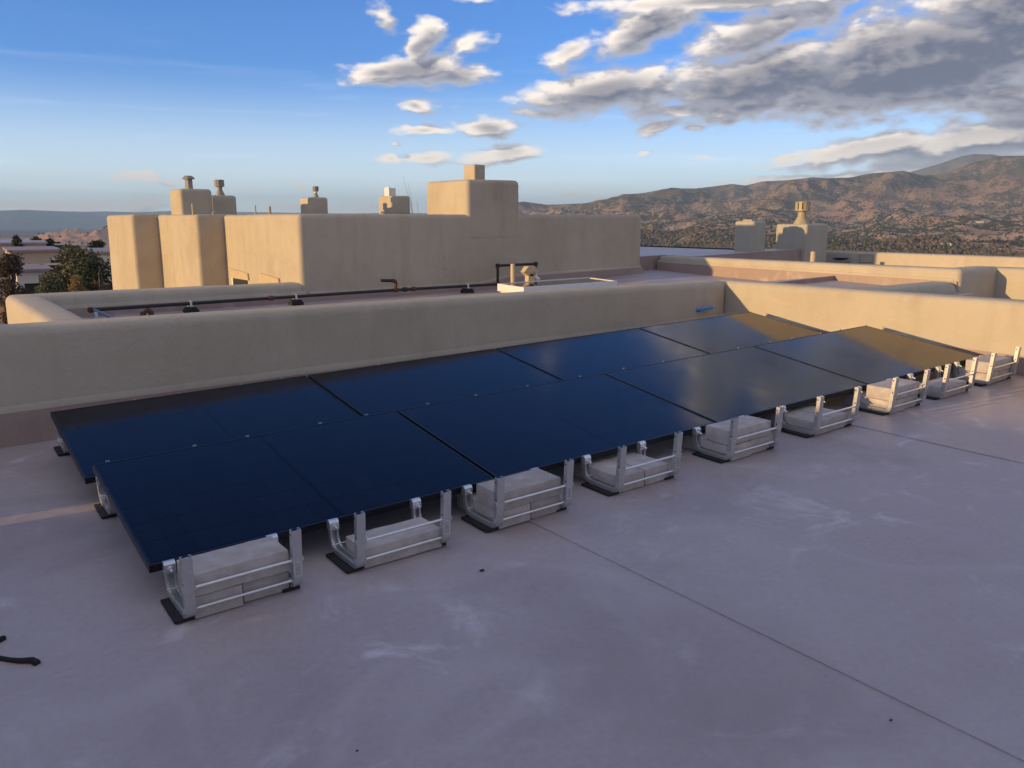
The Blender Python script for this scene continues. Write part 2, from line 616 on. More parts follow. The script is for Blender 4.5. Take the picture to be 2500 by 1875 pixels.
M_GALV = galv()
M_ROD = simple('bright_rod_steel', (0.82, 0.83, 0.84), 0.33, 0.8, 0.1, 40)
M_RUBBER = simple('black_rubber', (0.018, 0.018, 0.02), 0.75, 0, 0.3, 60, 0.001)
M_FRAME = simple('black_anodised_frame', (0.012, 0.013, 0.018), 0.38, 0.3)
M_BACKSHEET = simple('black_backsheet', (0.02, 0.02, 0.022), 0.6)
M_PAPER = simple('sticker_paper', (0.66, 0.66, 0.68), 0.6)
M_INK = simple('sticker_ink', (0.22, 0.22, 0.25), 0.6)
M_PIPE = simple('black_iron_pipe', (0.028, 0.027, 0.034), 0.5, 0.2, 0.3, 25, 0.001)
M_RUST = simple('rusty_fitting', (0.15, 0.075, 0.048), 0.7, 0.3, 0.5, 40, 0.002)
M_PAINTPIPE = simple('tan_painted_pipe', (0.56, 0.45, 0.29), 0.6, 0, 0.12, 12)
M_TANMETAL = simple('tan_painted_metal', (0.42, 0.35, 0.24), 0.5, 0, 0.15, 9)
M_GREYMETAL = simple('weathered_grey_metal', (0.34, 0.31, 0.27), 0.55, 0.1, 0.2, 9)
M_WHITE = simple('white_painted_metal', (0.78, 0.77, 0.77), 0.5, 0, 0.06, 6)
M_BLUE = simple('blue_tape', (0.045, 0.26, 0.72), 0.5)
M_CORD = simple('black_webbing', (0.015, 0.015, 0.017), 0.85, 0, 0.3, 200, 0.001)
M_DARKSLOT = simple('dark_opening', (0.02, 0.018, 0.016), 0.8)


def concrete():
    m, t, b = new_mat('concrete')
    oi = t.node('ShaderNodeObjectInfo')
    p = t.node('ShaderNodeTexCoord').outputs['Object']
    p = t.vec('ADD', p, t.vec('SCALE', t.comb(1.0, 1.7, 2.3), s=t.math('MULTIPLY', oi.outputs['Random'], 9.0)))
    n = t.noise(p, 16, 6, 0.65)
    f = t.noise(p, 150, 4, 0.7)
    big = t.noise(p, 4.5, 3, 0.5, 0.5)
    c = t.mix(t.ramp(n, 0.3, 0.72), (0.51, 0.465, 0.45), (0.40, 0.36, 0.345))
    c = t.mix(t.math('MULTIPLY', t.ramp(big, 0.55, 0.75), 0.5), c, (0.66, 0.63, 0.62))
    v = t.node('ShaderNodeTexVoronoi')
    v.inputs['Scale'].default_value = 34
    t.l.new(p, v.inputs['Vector'])
    pit = t.math('MULTIPLY', t.ramp(v.outputs['Distance'], 0.16, 0.08), t.ramp(t.noise(p, 9, 2), 0.55, 0.62))
    c = t.mix(t.math('MULTIPLY', pit, 0.6), c, (0.16, 0.14, 0.13))
    tone = t.ramp(oi.outputs['Random'], 0, 1, 0.88, 1.08, False)
    c = t.mix(1.0, c, t.comb(tone, tone, tone), 'MULTIPLY')
    t.l.new(c, b.inputs['Base Color'])
    b.inputs['Roughness'].default_value = 0.95
    b.inputs['Specular IOR Level'].default_value = 0.15
    h = t.math('SUBTRACT', t.math('ADD', t.math('MULTIPLY', f, 0.7), t.math('MULTIPLY', n, 0.7)), t.math('MULTIPLY', pit, 1.2))
    bump(t, b, h, 0.7, 0.0025)
    return m


M_CONC = concrete()
PL, PW, PT = 1.722, 1.103, 0.035      # panel length, width, thickness


def solar_glass():
    m, t, b = new_mat('solar_glass')
    o = t.node('ShaderNodeTexCoord').outputs['Object']
    x, y, z = t.sep(o)

    def lines(c, pitch, w):
        fr = t.math('FRACT', t.math('DIVIDE', c, pitch))
        d = t.math('ABSOLUTE', t.math('SUBTRACT', fr, 0.5))
        return t.ramp(d, 0.5 - w / pitch, 0.5 - w / pitch * 0.4)
    half = (PL - 0.07) / 2
    xs = t.math('SUBTRACT', t.math('ABSOLUTE', t.math('SUBTRACT', x, PL / 2)), 0.010)
    gx_ = lines(xs, half / 9, 0.0022)
    gy_ = lines(t.math('SUBTRACT', y, 0.02), (PW - 0.04) / 6, 0.0030)
    mid = t.ramp(t.math('ABSOLUTE', t.math('SUBTRACT', x, PL / 2)), 0.011, 0.007)
    bus = lines(t.math('SUBTRACT', y, 0.02), (PW - 0.04) / 60, 0.0016)
    gap = t.math('MAXIMUM', t.math('MAXIMUM', gx_, gy_), mid)
    n = t.noise(o, 2.5, 3, 0.5)
    oi = t.node('ShaderNodeObjectInfo').outputs['Random']
    wn_ = t.node('ShaderNodeTexWhiteNoise', noise_dimensions='3D')
    t.l.new(t.comb(t.math('FLOOR', t.math('DIVIDE', xs, half / 9)), t.math('FLOOR', t.math('DIVIDE', t.math('SUBTRACT', y, 0.02), (PW - 0.04) / 6)),
                   t.math('ADD', t.math('GREATER_THAN', x, PL / 2), t.math('MULTIPLY', t.node('ShaderNodeObjectInfo').outputs['Random'], 40.0))), wn_.inputs['Vector'])
    cell = t.mix(t.math('ADD', t.math('MULTIPLY', n, 0.3), t.math('MULTIPLY', wn_.outputs['Value'], 0.7)), (0.0032, 0.0040, 0.012), (0.0058, 0.0070, 0.020))
    c = t.mix(t.math('MULTIPLY', bus, 0.6), cell, (0.022, 0.028, 0.055))
    c = t.mix(gap, c, (0.0006, 0.0007, 0.0015))
    t.l.new(c, b.inputs['Base Color'])
    dust = t.noise(t.vec('ADD', o, t.comb(oi, oi, oi)), 3.0, 5, 0.65, 0.4)
    t.l.new(t.ramp(dust, 0.3, 0.75, 0.075, 0.15), b.inputs['Roughness'])
    b.inputs['IOR'].default_value = 1.33
    b.inputs['Specular IOR Level'].default_value = 0.36
    return m


M_GLASS = solar_glass()


def skylight_glass():
    m, t, b = new_mat('bronze_skylight_glass')
    b.inputs['Base Color'].default_value = (0.075, 0.06, 0.055, 1)
    b.inputs['Roughness'].default_value = 0.03
    b.inputs['IOR'].default_value = 1.6
    return m


M_SKYLIGHT = skylight_glass()

# ------------------------------------------------------------------ terrain


def perlin(x, y, seed=0):
    r = np.random.default_rng(seed)
    perm = r.permutation(512)
    ang = r.uniform(0, 2 * PI, 512)
    gxv, gyv = np.cos(ang), np.sin(ang)
    xi, yi = np.floor(x).astype(int), np.floor(y).astype(int)
    xf, yf = x - xi, y - yi
    u = xf * xf * xf * (xf * (xf * 6 - 15) + 10)
    v = yf * yf * yf * (yf * (yf * 6 - 15) + 10)

    def g(ix, iy, fx, fy):
        h = perm[(perm[ix & 511] + iy) & 511]
        return gxv[h] * fx + gyv[h] * fy
    a = g(xi, yi, xf, yf)
    b = g(xi + 1, yi, xf - 1, yf)
    c = g(xi, yi + 1, xf, yf - 1)
    d = g(xi + 1, yi + 1, xf - 1, yf - 1)
    return (a + u * (b - a)) * (1 - v) + (c + u * (d - c)) * v


def fbm(x, y, oct_, seed, gain=0.5):
    s, a, f = 0, 1.0, 1.0
    for k in range(oct_):
        s = s + a * perlin(x * f + 17.3 * k, y * f - 9.1 * k, seed + k)
        a *= gain
        f *= 2.03
    return s


def ridged(x, y, oct_, seed, gain=0.5):
    s, a, f, w = 0, 1.0, 1.0, 1.0
    for k in range(oct_):
        n = 1 - np.abs(perlin(x * f + 5.7 * k, y * f + 3.3 * k, seed + k)) * 1.6
        n = np.clip(n, 0, 1) ** 2
        s = s + a * n * w
        w = np.clip(n * 1.4, 0, 1)
        a *= gain
        f *= 2.07
    return s


def sstep(x, a, b):
    t = np.clip((x - a) / (b - a), 0, 1)
    return t * t * (3 - 2 * t)


SKY1 = [(-300, 530), (900, 530), (1180, 505), (1276, 492), (1335, 500), (1390, 498), (1442, 496), (1480, 490), (1521, 476), (1566, 473), (1600, 468), (1640, 460), (1700, 460),
        (1759, 453), (1787, 449), (1820, 453), (1860, 443), (1920, 440), (1985, 433), (2040, 436), (2081, 433), (2120, 424), (2205, 417), (2250, 428),
        (2300, 425), (2340, 410), (2380, 396), (2437, 381), (2500, 380), (2650, 372), (3000, 380)]
SKY2 = [(-300, 540), (1700, 520), (2100, 470), (2180, 430), (2245, 414), (2300, 398), (2345, 382), (2375, 376), (2425, 377), (2480, 392), (2600, 420), (3000, 470)]
SKY3 = [(-400, 518), (0, 514), (60, 512), (130, 515), (200, 517), (260, 516), (330, 518), (420, 515), (480, 518), (560, 517), (760, 520), (860, 521), (960, 519), (1060, 521), (1150, 524), (1300, 530), (3000, 545)]


def prof(tab):
    az = [azel(a, b)[0] for a, b in tab]
    el = [azel(a, b)[1] for a, b in tab]
    return np.array(az), np.array(el)


AZ1, EL1 = prof(SKY1)
AZ2, EL2 = prof(SKY2)
AZ3, EL3 = prof(SKY3)
azf = np.concatenate([np.linspace(-2, 74, 760), np.linspace(80, 352, 46)])
rf = np.concatenate([[0.0, 20.0, 38.0], np.geomspace(55, 19800, 560)])
AA, RR = np.meshgrid(azf, rf, indexing='ij')
XX = CAM_C[0] + RR * np.sin(np.radians(AA))
YY = CAM_C[1] + RR * np.cos(np.radians(AA))
inview = sstep(AA, -6, 2) * (1 - sstep(AA, 76, 100))
right = sstep(AA, 24, 44) * inview
left = (1 - sstep(AA, 20, 38)) * inview
# valley and foothills
tanel = np.interp(RR.ravel(), [0, 150, 400, 1000, 1500, 2200, 3000, 4000, 5200, 6500, 9000],
                  [-9 / 150, -9 / 150, -17 / 400, -0.046, -0.034, -0.0215, -0.0095, 0.003, 0.013, 0.017, 0.017]).reshape(RR.shape)
z_right = np.where(RR < 150, -9.5, tanel * RR)
z_left = np.interp(RR.ravel(), [0, 150, 400, 900, 2000, 6000, 12000, 21000, 60000], [-9.5, -9.5, -16, -42, -78, -100, -105, -120, -200]).reshape(RR.shape)
wfoot = sstep(RR, 500, 1300) * (1 - sstep(RR, 5000, 7000))
foot = ridged(XX / 700, YY / 700, 5, 3, 0.52) - 0.75
foot2 = ridged(XX / 190 + 3, YY / 190, 3, 13, 0.5) - 0.7
z_right = z_right + wfoot * (foot * 34 + foot2 * 9 + fbm(XX / 60, YY / 60, 2, 21) * 3) * np.clip(RR / 2600, 0.35, 1.3)
# badlands on the left plain
bl = 0.6 * ridged(XX / 420, YY / 420, 5, 31, 0.55) + 0.5 * ridged(XX / 130, YY / 130, 4, 33, 0.6)
blm = sstep(RR, 2700, 3300) * (1 - sstep(RR, 3700, 4600))
blaz = np.interp(AA.ravel(), [0, azel(80, 560)[0], azel(150, 560)[0], azel(250, 560)[0], azel(420, 560)[0], 30, 40], [0.25, 0.35, 0.75, 0.8, 0.8, 0.7, 0.3]).reshape(RR.shape)
z_left = z_left + blm * blaz * (16 + bl * 40) + sstep(RR, 500, 1500) * (fbm(XX / 500, YY / 500, 5, 41) * 10)
H = z_right * right + z_left * left + (1 - right - left) * np.where(RR < 150, -9.5, np.interp(RR.ravel(), [0, 150, 900, 3000, 60000], [-9.5, -9.5, -40, -70, -200]).reshape(RR.shape))


def add_range(Hin, az_tab, el_tab, r_in, r_peak, r_out, detail, amp, seed, spur=False):
    target = np.interp(azf, az_tab, el_tab)
    jit = perlin(azf / 7.0, azf * 0 + 2.2, seed) * 0.10
    rp_ = r_peak * (1 + jit)[:, None]
    w = sstep(RR, r_in, rp_) * (1 - sstep(RR, rp_, r_out))
    if spur:      # spurs and gullies run down from the crest
        ac = np.radians(AA) * r_peak
        wx = fbm(XX / 900, YY / 900, 3, seed + 40) * 0.5
        det = 0.55 * (ridged(ac / detail + wx, RR / (detail * 2.2) + wx, 5, seed, 0.45) - 0.8) + 0.55 * (ridged(XX / 1500, YY / 1500, 5, seed + 9, 0.48) - 0.8)
    else:
        det = ridged(XX / detail, YY / detail, 6, seed, 0.5) - 0.8
    crest = np.tan(np.radians(target))[:, None] * rp_ - 20.0
    up = np.maximum(crest, -60)
    Z = Hin * (1 - w) + w * up + w * (1 - 0.72 * w) * det * amp
    Z = np.where(w > 0.001, np.maximum(Hin * 1.0, Z) if False else Z, Hin)
    ok = (azf > -5) & (azf < 78)
    for _ in range(5):
        m = (RR > r_in) & (RR < r_out)
        tan = np.where(m, (Z - CAM_C[2]) / np.maximum(RR, 1), -9)
        mx = tan.max(1)
        diff = (np.tan(np.radians(target)) - mx) * ok
        Z = Z + (diff[:, None] * RR) * w * inview
    return Z


H = add_range(H, AZ3, EL3, 13500, 17500, 19790, 2600, 160, 61)
H = add_range(H, AZ2, EL2, 7300, 8400, 9900, 1900, 260, 51) * sstep(AA, 46, 52) + H * (1 - sstep(AA, 46, 52))
H = add_range(H, AZ1, EL1, 3900, 6300, 7900, 950, 480, 71, True) * sstep(AA, 33, 37) + H * (1 - sstep(AA, 33, 37))
H = np.maximum(H, -215.0)
P = np.stack([XX, YY, H], -1)
terr_me = grid_mesh('terrain', P, close_u=True)


def terrain_mat():
    m, t, b = new_mat('desert_ground')
    g = t.node('ShaderNodeNewGeometry')
    p = g.outputs['Position']
    flat = t.vec('MULTIPLY', p, (1.0, 1.0, 0.0))
    n_z = t.sep(g.outputs['Normal'])[2]
    big = t.noise(flat, 0.0016, 5, 0.6)
    med = t.noise(flat, 0.0075, 5, 0.6, 0.4)
    fine = t.noise(flat, 0.05, 5, 0.65)
    hz_ = t.ramp(t.sep(p)[2], 10.0, 170.0)
    soil = t.mix(t.ramp(big, 0.35, 0.65), (0.42, 0.25, 0.165), (0.46, 0.34, 0.25))
    soil = t.mix(hz_, soil, t.mix(t.ramp(med, 0.4, 0.6), (0.29, 0.205, 0.155), (0.20, 0.15, 0.115)))
    soil = t.mix(t.ramp(fine, 0.35, 0.7), soil, (0.28, 0.19, 0.14))
    v = t.node('ShaderNodeTexVoronoi')
    v.inputs['Scale'].default_value = 0.085
    v.inputs['Randomness'].default_value = 1.0
    t.l.new(flat, v.inputs['Vector'])
    v2 = t.node('ShaderNodeTexVoronoi')
    v2.inputs['Scale'].default_value = 0.032
    t.l.new(t.vec('ADD', flat, (7.0, 3.0, 0.0)), v2.inputs['Vector'])
    dens = t.ramp(t.math('ADD', med, t.math('MULTIPLY', t.math('SUBTRACT', big, 0.5), 0.6)), 0.36, 0.62)
    dens = t.math('ADD', dens, t.math('MULTIPLY', hz_, 0.35), clamp=True)
    thr = t.math('ADD', 0.20, t.math('MULTIPLY', dens, 0.42))
    dots = t.ramp(t.math('SUBTRACT', thr, v.outputs['Distance']), -0.08, 0.10)
    clump = t.ramp(t.math('SUBTRACT', t.math('ADD', 0.02, t.math('MULTIPLY', dens, 0.55)), v2.outputs['Distance']), -0.1, 0.15)
    veg = t.math('MAXIMUM', dots, clump)
    veg = t.math('MULTIPLY', veg, t.ramp(t.vec('DISTANCE', flat, (640.0, 3350.0, 0.0)), 500.0, 1100.0, 0.25, 1.0))
    veg_col = t.mix(fine, (0.034, 0.041, 0.026), (0.070, 0.072, 0.046))
    c = t.mix(t.math('MULTIPLY', veg, t.ramp(t.vec('LENGTH', flat), 2400.0, 5200.0, 0.92, 0.72)), soil, veg_col)
    bad = t.ramp(t.vec('DISTANCE', flat, (640.0, 3350.0, 0.0)), 500.0, 1100.0, 0.6, 0.0)
    c = t.mix(bad, c, (0.54, 0.32, 0.23))
    forest_cloud_shade = t.ramp(t.vec('LENGTH', flat), 5600.0, 9500.0, 0.0, 0.9)  # far forest tone; also paints cloud shade and pale haze onto the plain
    c = t.mix(forest_cloud_shade, c, t.mix(t.ramp(big, 0.4, 0.6), (0.12, 0.14, 0.15), (0.17, 0.165, 0.155)))
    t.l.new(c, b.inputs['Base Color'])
    b.inputs['Roughness'].default_value = 1.0
    b.inputs['Specular IOR Level'].default_value = 0.0
    h = t.math('ADD', t.math('MULTIPLY', t.noise(flat, 0.02, 6, 0.65), 1.0), t.math('MULTIPLY', veg, 0.25))
    bump(t, b, h, 0.5, 9.0)
    return m


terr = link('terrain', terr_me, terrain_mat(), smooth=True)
tag(terr, kind='structure')


def terrain_h(az, r):
    ia = np.clip(np.interp(az, azf[:760], np.arange(760)), 0, 758.99)
    ir = np.interp(r, rf, np.arange(len(rf)))
    a0, r0 = ia.astype(int), np.minimum(ir.astype(int), len(rf) - 2)
    fa, fr = ia - a0, ir - r0
    return (H[a0, r0] * (1 - fa) * (1 - fr) + H[a0 + 1, r0] * fa * (1 - fr) + H[a0, r0 + 1] * (1 - fa) * fr + H[a0 + 1, r0 + 1] * fa * fr)


# pinon and juniper scrub over the hills: one mass
def scrub(name, n, az0, az1, r0, r1, size, mat, seed, thr, hscale=0.75, rpow=0.0):
    r_ = np.random.default_rng(seed)
    az = r_.uniform(az0, az1, n * 3)
    u = r_.uniform(0, 1, n * 3)
    r = r0 * (r1 / r0) ** u
    x = CAM_C[0] + r * np.sin(np.radians(az))
    y = CAM_C[1] + r * np.cos(np.radians(az))
    keep = (fbm(x / 260, y / 260, 4, seed + 5) + r_.normal(0, 0.16, len(x))) > thr
    az, r, x, y = [a[keep][:n] for a in (az, r, x, y)]
    z = terrain_h(az, r)
    m = len(x)
    s = size * r_.uniform(0.5, 1.25, m) * np.interp(r, [r0, r1], [1.0, 1.35])
    base = np.array([(1, 0, .45), (0, 1, .45), (-1, 0, .45), (0, -1, .45), (0, 0, 1.25), (0, 0, -.2)])
    fac = np.array([(0, 1, 4), (1, 2, 4), (2, 3, 4), (3, 0, 4), (1, 0, 5), (2, 1, 5), (3, 2, 5), (0, 3, 5)])
    ang = r_.uniform(0, 2 * PI, m)
    j = 1 + r_.normal(0, 0.22, (m, 6, 3))
    V = base[None] * j
    ca, sa = np.cos(ang)[:, None], np.sin(ang)[:, None]
    VX = (V[..., 0] * ca - V[..., 1] * sa) * s[:, None] + x[:, None]
    VY = (V[..., 0] * sa + V[..., 1] * ca) * s[:, None] + y[:, None]
    VZ = V[..., 2] * s[:, None] * hscale * 1.4 + z[:, None]
    co = np.stack([VX, VY, VZ], -1).reshape(-1, 3)
    F = (fac[None] + (np.arange(m) * 6)[:, None, None]).reshape(-1, 3)
    me = bpy.data.meshes.new(name)
    fast_mesh(me, co, F)
    o = link(name, me, mat)
    tag(o, kind='stuff')
    return o


def leafmat(name, a, b_):
    m, t, b = new_mat(name)
    n = t.noise(pos(t), 0.11, 3, 0.6)
    n2 = t.noise(pos(t), 1.3, 3, 0.6)
    f = t.math('ADD', t.math('MULTIPLY', t.ramp(n, 0.35, 0.65), 0.6), t.math('MULTIPLY', n2, 0.5), clamp=True)
    t.l.new(t.mix(f, a, b_), b.inputs['Base Color'])
    b.inputs['Roughness'].default_value = 0.85
    b.inputs['Specular IOR Level'].default_value = 0.15
    return m


M_SCRUB = leafmat('juniper_scrub', (0.036, 0.048, 0.028), (0.066, 0.074, 0.042))
M_BARE = leafmat('bare_cottonwood', (0.15, 0.115, 0.09), (0.22, 0.18, 0.13))
scrub('juniper_scrub', 42000, 33, 71, 700, 4600, 2.7, M_SCRUB, 5, -0.02)
scrub('cottonwood_thicket', 12000, 33, 71, 620, 1350, 2.6, M_BARE, 9, -0.02, 1.1)
scrub('scattered_scrub', 5000, 1, 24, 700, 3600, 3.6, M_SCRUB, 15, 0.05)
M_DUSTY = leafmat('grey_brown_thicket', (0.10, 0.085, 0.065), (0.17, 0.135, 0.10))
scrub('valley_thicket', 14000, 36, 71, 800, 2000, 2.8, M_DUSTY, 29, 0.05, 1.0)

# small adobe houses dotted over the far hillside
M_ADOBE = simple('pale_adobe', (0.52, 0.42, 0.32), 0.9, 0, 0.1, 0.4)
M_ADOBE2 = simple('white_adobe', (0.66, 0.62, 0.57), 0.9, 0, 0.1, 0.4)
M_WIN = simple('dark_window', (0.03, 0.035, 0.045), 0.15)


def far_house(px, py, r, w, label, wing=True, mat=None, rot=0.0):
    az, el = azel(px, py)
    x = CAM_C[0] + r * math.sin(math.radians(az))
    y = CAM_C[1] + r * math.cos(math.radians(az))
    z = float(terrain_h(np.array([az]), np.array([r]))[0])
    e = empty('hillside_house', (x, y, z - 1.0))
    e.rotation_euler = (0, 0, rot - math.radians(az))
    h = w * 0.28
    MB().box(-w / 2, w / 2, -w * .28, w * .28, 0, h + 1).build('wall', mat or M_ADOBE, e)
    if wing:
        MB().box(-w * .1, w * .38, -w * .2, w * .22, h + 1.003, h * 1.6 + 1).build('upper_wall', mat or M_ADOBE, e)
    for k in (-.3, 0.05, .32):
        MB().box(w * k - w * .05, w * k + w * .05, -w * .28 - .06, -w * .28 + .02, 1 + h * .3, 1 + h * .72).build('window', M_WIN, e)
    tag(e, label, 'house', 'far hillside houses')


for a in [(2158, 580, 1150, 15, 'white flat roofed house with orange wall, just right of the capped chimney', True, M_ADOBE2),
          (2312, 572, 1500, 15, 'small white house on the slope, upper middle of the far right hillside', False, M_ADOBE2),
          (2212, 600, 900, 15, 'low tan house among grey trees above the far parapet', True, None),
          (2422, 580, 1250, 9, 'little pale cube house beside the long tan house on the hillside', False, None),
          (2466, 580, 1250, 24, 'long tan adobe house with stepped roof at the right of the hillside', True, None),
          (2395, 610, 820, 15, 'pinkish house low in the grey trees above the far parapet', False, None),
          (2345, 556, 1900, 20, 'white house group high in the trees below the orange ridge', True, M_ADOBE2),
          (2395, 520, 2900, 20, 'tiny white house on the upper slope beneath the mountain', False, M_ADOBE2),
          (2168, 534, 2600, 15, 'tiny white house in the dark valley trees left of the orange bluff', False, M_ADOBE2),
          (2478, 554, 1900, 14, 'tiny pale house near the right end of the slope below the bluffs', False, M_ADOBE2)]:
    far_house(*a)

# ------------------------------------------------------------------ roofs (setting)
deck = MB()
deck.add([rp(-3.4, -9.5, -0.012), rp(7.6, -9.5, -0.012), rp(7.6, 3.35, -0.012), rp(-3.4, 3.35, -0.012)], [(0, 1, 2, 3)])
roof_deck = tag(deck.build('main_roof_deck', M_ROOF), kind='structure')
SEAMS = [-3.3, -1.12, 1.745, 4.60, 7.35]
for i in range(4):
    a, b = SEAMS[i], SEAMS[i + 1] + 0.06
    MB().add([rp(a, -9.4, -0.004), rp(b, -9.4, -0.0045), rp(b, 3.2, -0.0045), rp(a, 3.2, -0.004),
              rp(a, -9.4, 0.0035), rp(b, -9.4, -0.0015), rp(b, 3.2, -0.0015), rp(a, 3.2, 0.0035)],
             [(3, 2, 1, 0), (4, 5, 6, 7), (0, 1, 5, 4), (1, 2, 6, 5), (2, 3, 7, 6), (3, 0, 4, 7)]).build('membrane_sheet', M_ROOF, roof_deck)


def sheet(name, pts, tris, mat):
    return tag(MB().add(pts, tris).build(name, mat), kind='structure')


# rear roof behind the long parapet, rising to a low cricket at its right
rear = sheet('rear_roof_deck', [
    (0.4, 3.2, 0.41), (7.3, 3.2, 0.50), (9.45, 4.06, 0.655), (11.03, 4.06, 0.70), (11.03, 5.3, 0.545), (11.03, 7.95, 0.615), (8.6, 7.6, 0.50), (6.6, 7.6, 0.46), (0.4, 7.6, 0.415), (7.3, 5.3, 0.47), (9.3, 5.6, 0.515), (10.0, 7.95, 0.60)],
    [(0, 1, 9, 7, 8), (1, 2, 10, 9), (2, 3, 4, 10), (4, 5, 11, 10), (9, 10, 6, 7), (10, 11, 6)], M_ROOF)
sheet('side_roof_deck', [(7.3, 2.0, 0.50), (11.03, 2.0, 0.56), (11.03, 4.054, 0.632), (9.45, 4.054, 0.60), (7.3, 3.6, 0.52)], [(0, 1, 2, 3, 4)], M_ROOF)
MB().add([(9.45, 4.05, 0.55), (11.02, 4.05, 0.60), (11.02, 4.05, 0.70), (9.45, 4.05, 0.655), (9.45, 4.11, 0.55), (11.02, 4.11, 0.60), (11.02, 4.11, 0.697), (9.45, 4.11, 0.652)],
         [(0, 1, 2, 3), (7, 6, 5, 4), (3, 2, 6, 7), (0, 3, 7, 4), (1, 5, 6, 2), (0, 4, 5, 1)]).build('roof_step', M_FLASH, rear)
# pale roof beyond the mass, its black rubber edge, and the lower roof in front of the far parapet
def fz(x):
    return 0.868 + 0.0197 * (x - 10.5)


far_roof = sheet('far_roof_deck', [(x, y, fz(x)) for x, y in ((10.05, 7.93), (11.235, 7.93), (11.235, 7.15), (14.40, 7.15), (14.40, 7.7), (13.50, 7.8), (13.58, 15.0), (10.05, 15.0))],
                 [(0, 1, 2, 3, 4, 5, 6, 7)], M_ROOF_GREY)
MB().add([(13.50, 7.8, .85), (13.56, 7.8, .85), (13.64, 15, .85), (13.58, 15, .85), (13.50, 7.8, .951), (13.56, 7.8, .951), (13.64, 15, .951), (13.58, 15, .951)],
         [(3, 2, 1, 0), (4, 5, 6, 7), (0, 1, 5, 4), (1, 2, 6, 5), (2, 3, 7, 6), (3, 0, 4, 7)]).build('rubber_edge', M_RUBBER, far_roof)
lower_roof = sheet('lower_roof_deck', [(11.2, 2.46, 0.58), (12.36, 2.42, 0.58), (12.36, -9, 0.58), (15.7, -9, 0.58), (15.7, 8.1, 0.58), (11.2, 8.0, 0.58)], [(0, 1, 2, 3, 4, 5)], M_ROOF)
tag(MB().add([(7.45, -9.6, .08), (12.1, -9.6, .08), (12.1, 2.2, .08), (7.45, 2.2, .08)], [(0, 1, 2, 3)]).build('sunken_roof_deck', M_ROOF), kind='structure')


def slope_upturn(x0, x1, y0, y1, zb):
    m_ = MB()
    za, zc = fz(x0) + .004, fz(x1) + .004
    m_.add([(x0, y0, zb), (x1, y0, zb), (x1, y1, zb), (x0, y1, zb), (x0, y0, za), (x1, y0, zc), (x1, y1, zc), (x0, y1, za)],
           [(3, 2, 1, 0), (4, 5, 6, 7), (0, 1, 5, 4), (1, 2, 6, 5), (2, 3, 7, 6), (3, 0, 4, 7)])
    m_.build('roof_upturn', M_FLASH, far_roof)


slope_upturn(11.24, 14.40, 7.10, 7.152, .55)
slope_upturn(10.08, 11.235, 7.88, 7.932, .5)

# ------------------------------------------------------------------ parapets and building masses


def upturn(pts, parent, h=0.2, t_=0.012, mat=None):
    """membrane turned up a wall foot along a polyline of (x, y, zbottom, ztop)"""
    m = MB()
    for (a, b) in zip(pts[:-1], pts[1:]):
        d = Vector((b[0] - a[0], b[1] - a[1], 0)).normalized()
        n = Vector((d.y, -d.x, 0)) * t_
        vs = []
        for q in (a, b):
            vs += [(q[0], q[1], q[2]), (q[0], q[1], q[3]), (q[0] + n.x, q[1] + n.y, q[3]), (q[0] + n.x * 2.2, q[1] + n.y * 2.2, q[2])]
        m.add(vs, [(3, 2, 6, 7), (2, 1, 5, 6), (0, 1, 2, 3), (4, 7, 6, 5)])
    return m.build('membrane_upturn', mat or M_FLASH, parent)


def drip(x0, x1, y, z0, z1, parent, axis='x'):
    """slightly proud bottom band of the render coat"""


rear_wall = tag(empty('parapet_wall', (3.5, 3.2, 0.0)), 'long tan stucco parapet in shade behind the back row of solar panels', 'wall')
A_ = stucco_block('stucco_coat', -3.3, 7.21, 3.05, 3.34, 0.0, 0.84, 0.075, M_STUCCO, None, amp=0.006, cell=0.16)
A_.parent = rear_wall
A_.location = (-3.5, -3.2, 0)


def band(parent, org, x0, x1, z0a, z0b, h, y, mat, name='drip_band'):
    """lower render band, a few mm proud of the wall above, its foot following the falling roof"""
    n = 24
    m = MB()
    for i in range(n):
        a, b = x0 + (x1 - x0) * i / n, x0 + (x1 - x0) * (i + 1) / n
        za, zb = z0a + (z0b - z0a) * i / n, z0a + (z0b - z0a) * (i + 1) / n
        vs = []
        for q, z in ((a, za), (b, zb)):
            vs += [(q, y + .02, z), (q, y - 0.011, z), (q, y - 0.009, z + h * .75), (q, y + 0.004, z + h * 1.1)]
        m.add([(v[0] - org[0], v[1] - org[1], v[2] - org[2]) for v in vs], [(0, 4, 5, 1), (1, 5, 6, 2), (2, 6, 7, 3)])
    return m.build(name, mat, parent, smooth=True, angle=40)


def shift(o, org):
    o.location = (-org[0], -org[1], -org[2])
    return o


band(rear_wall, (3.5, 3.2, 0), -3.2, 7.2, 0.185, 0.385, 0.065, 3.05, M_STUCCO)
shift(upturn([(-3.2, 3.046, roof_z(-3.2, 3) - .01, 0.20), (7.2, 3.046, roof_z(7.2, 3) - .01, 0.40)], rear_wall), (3.5, 3.2, 0))

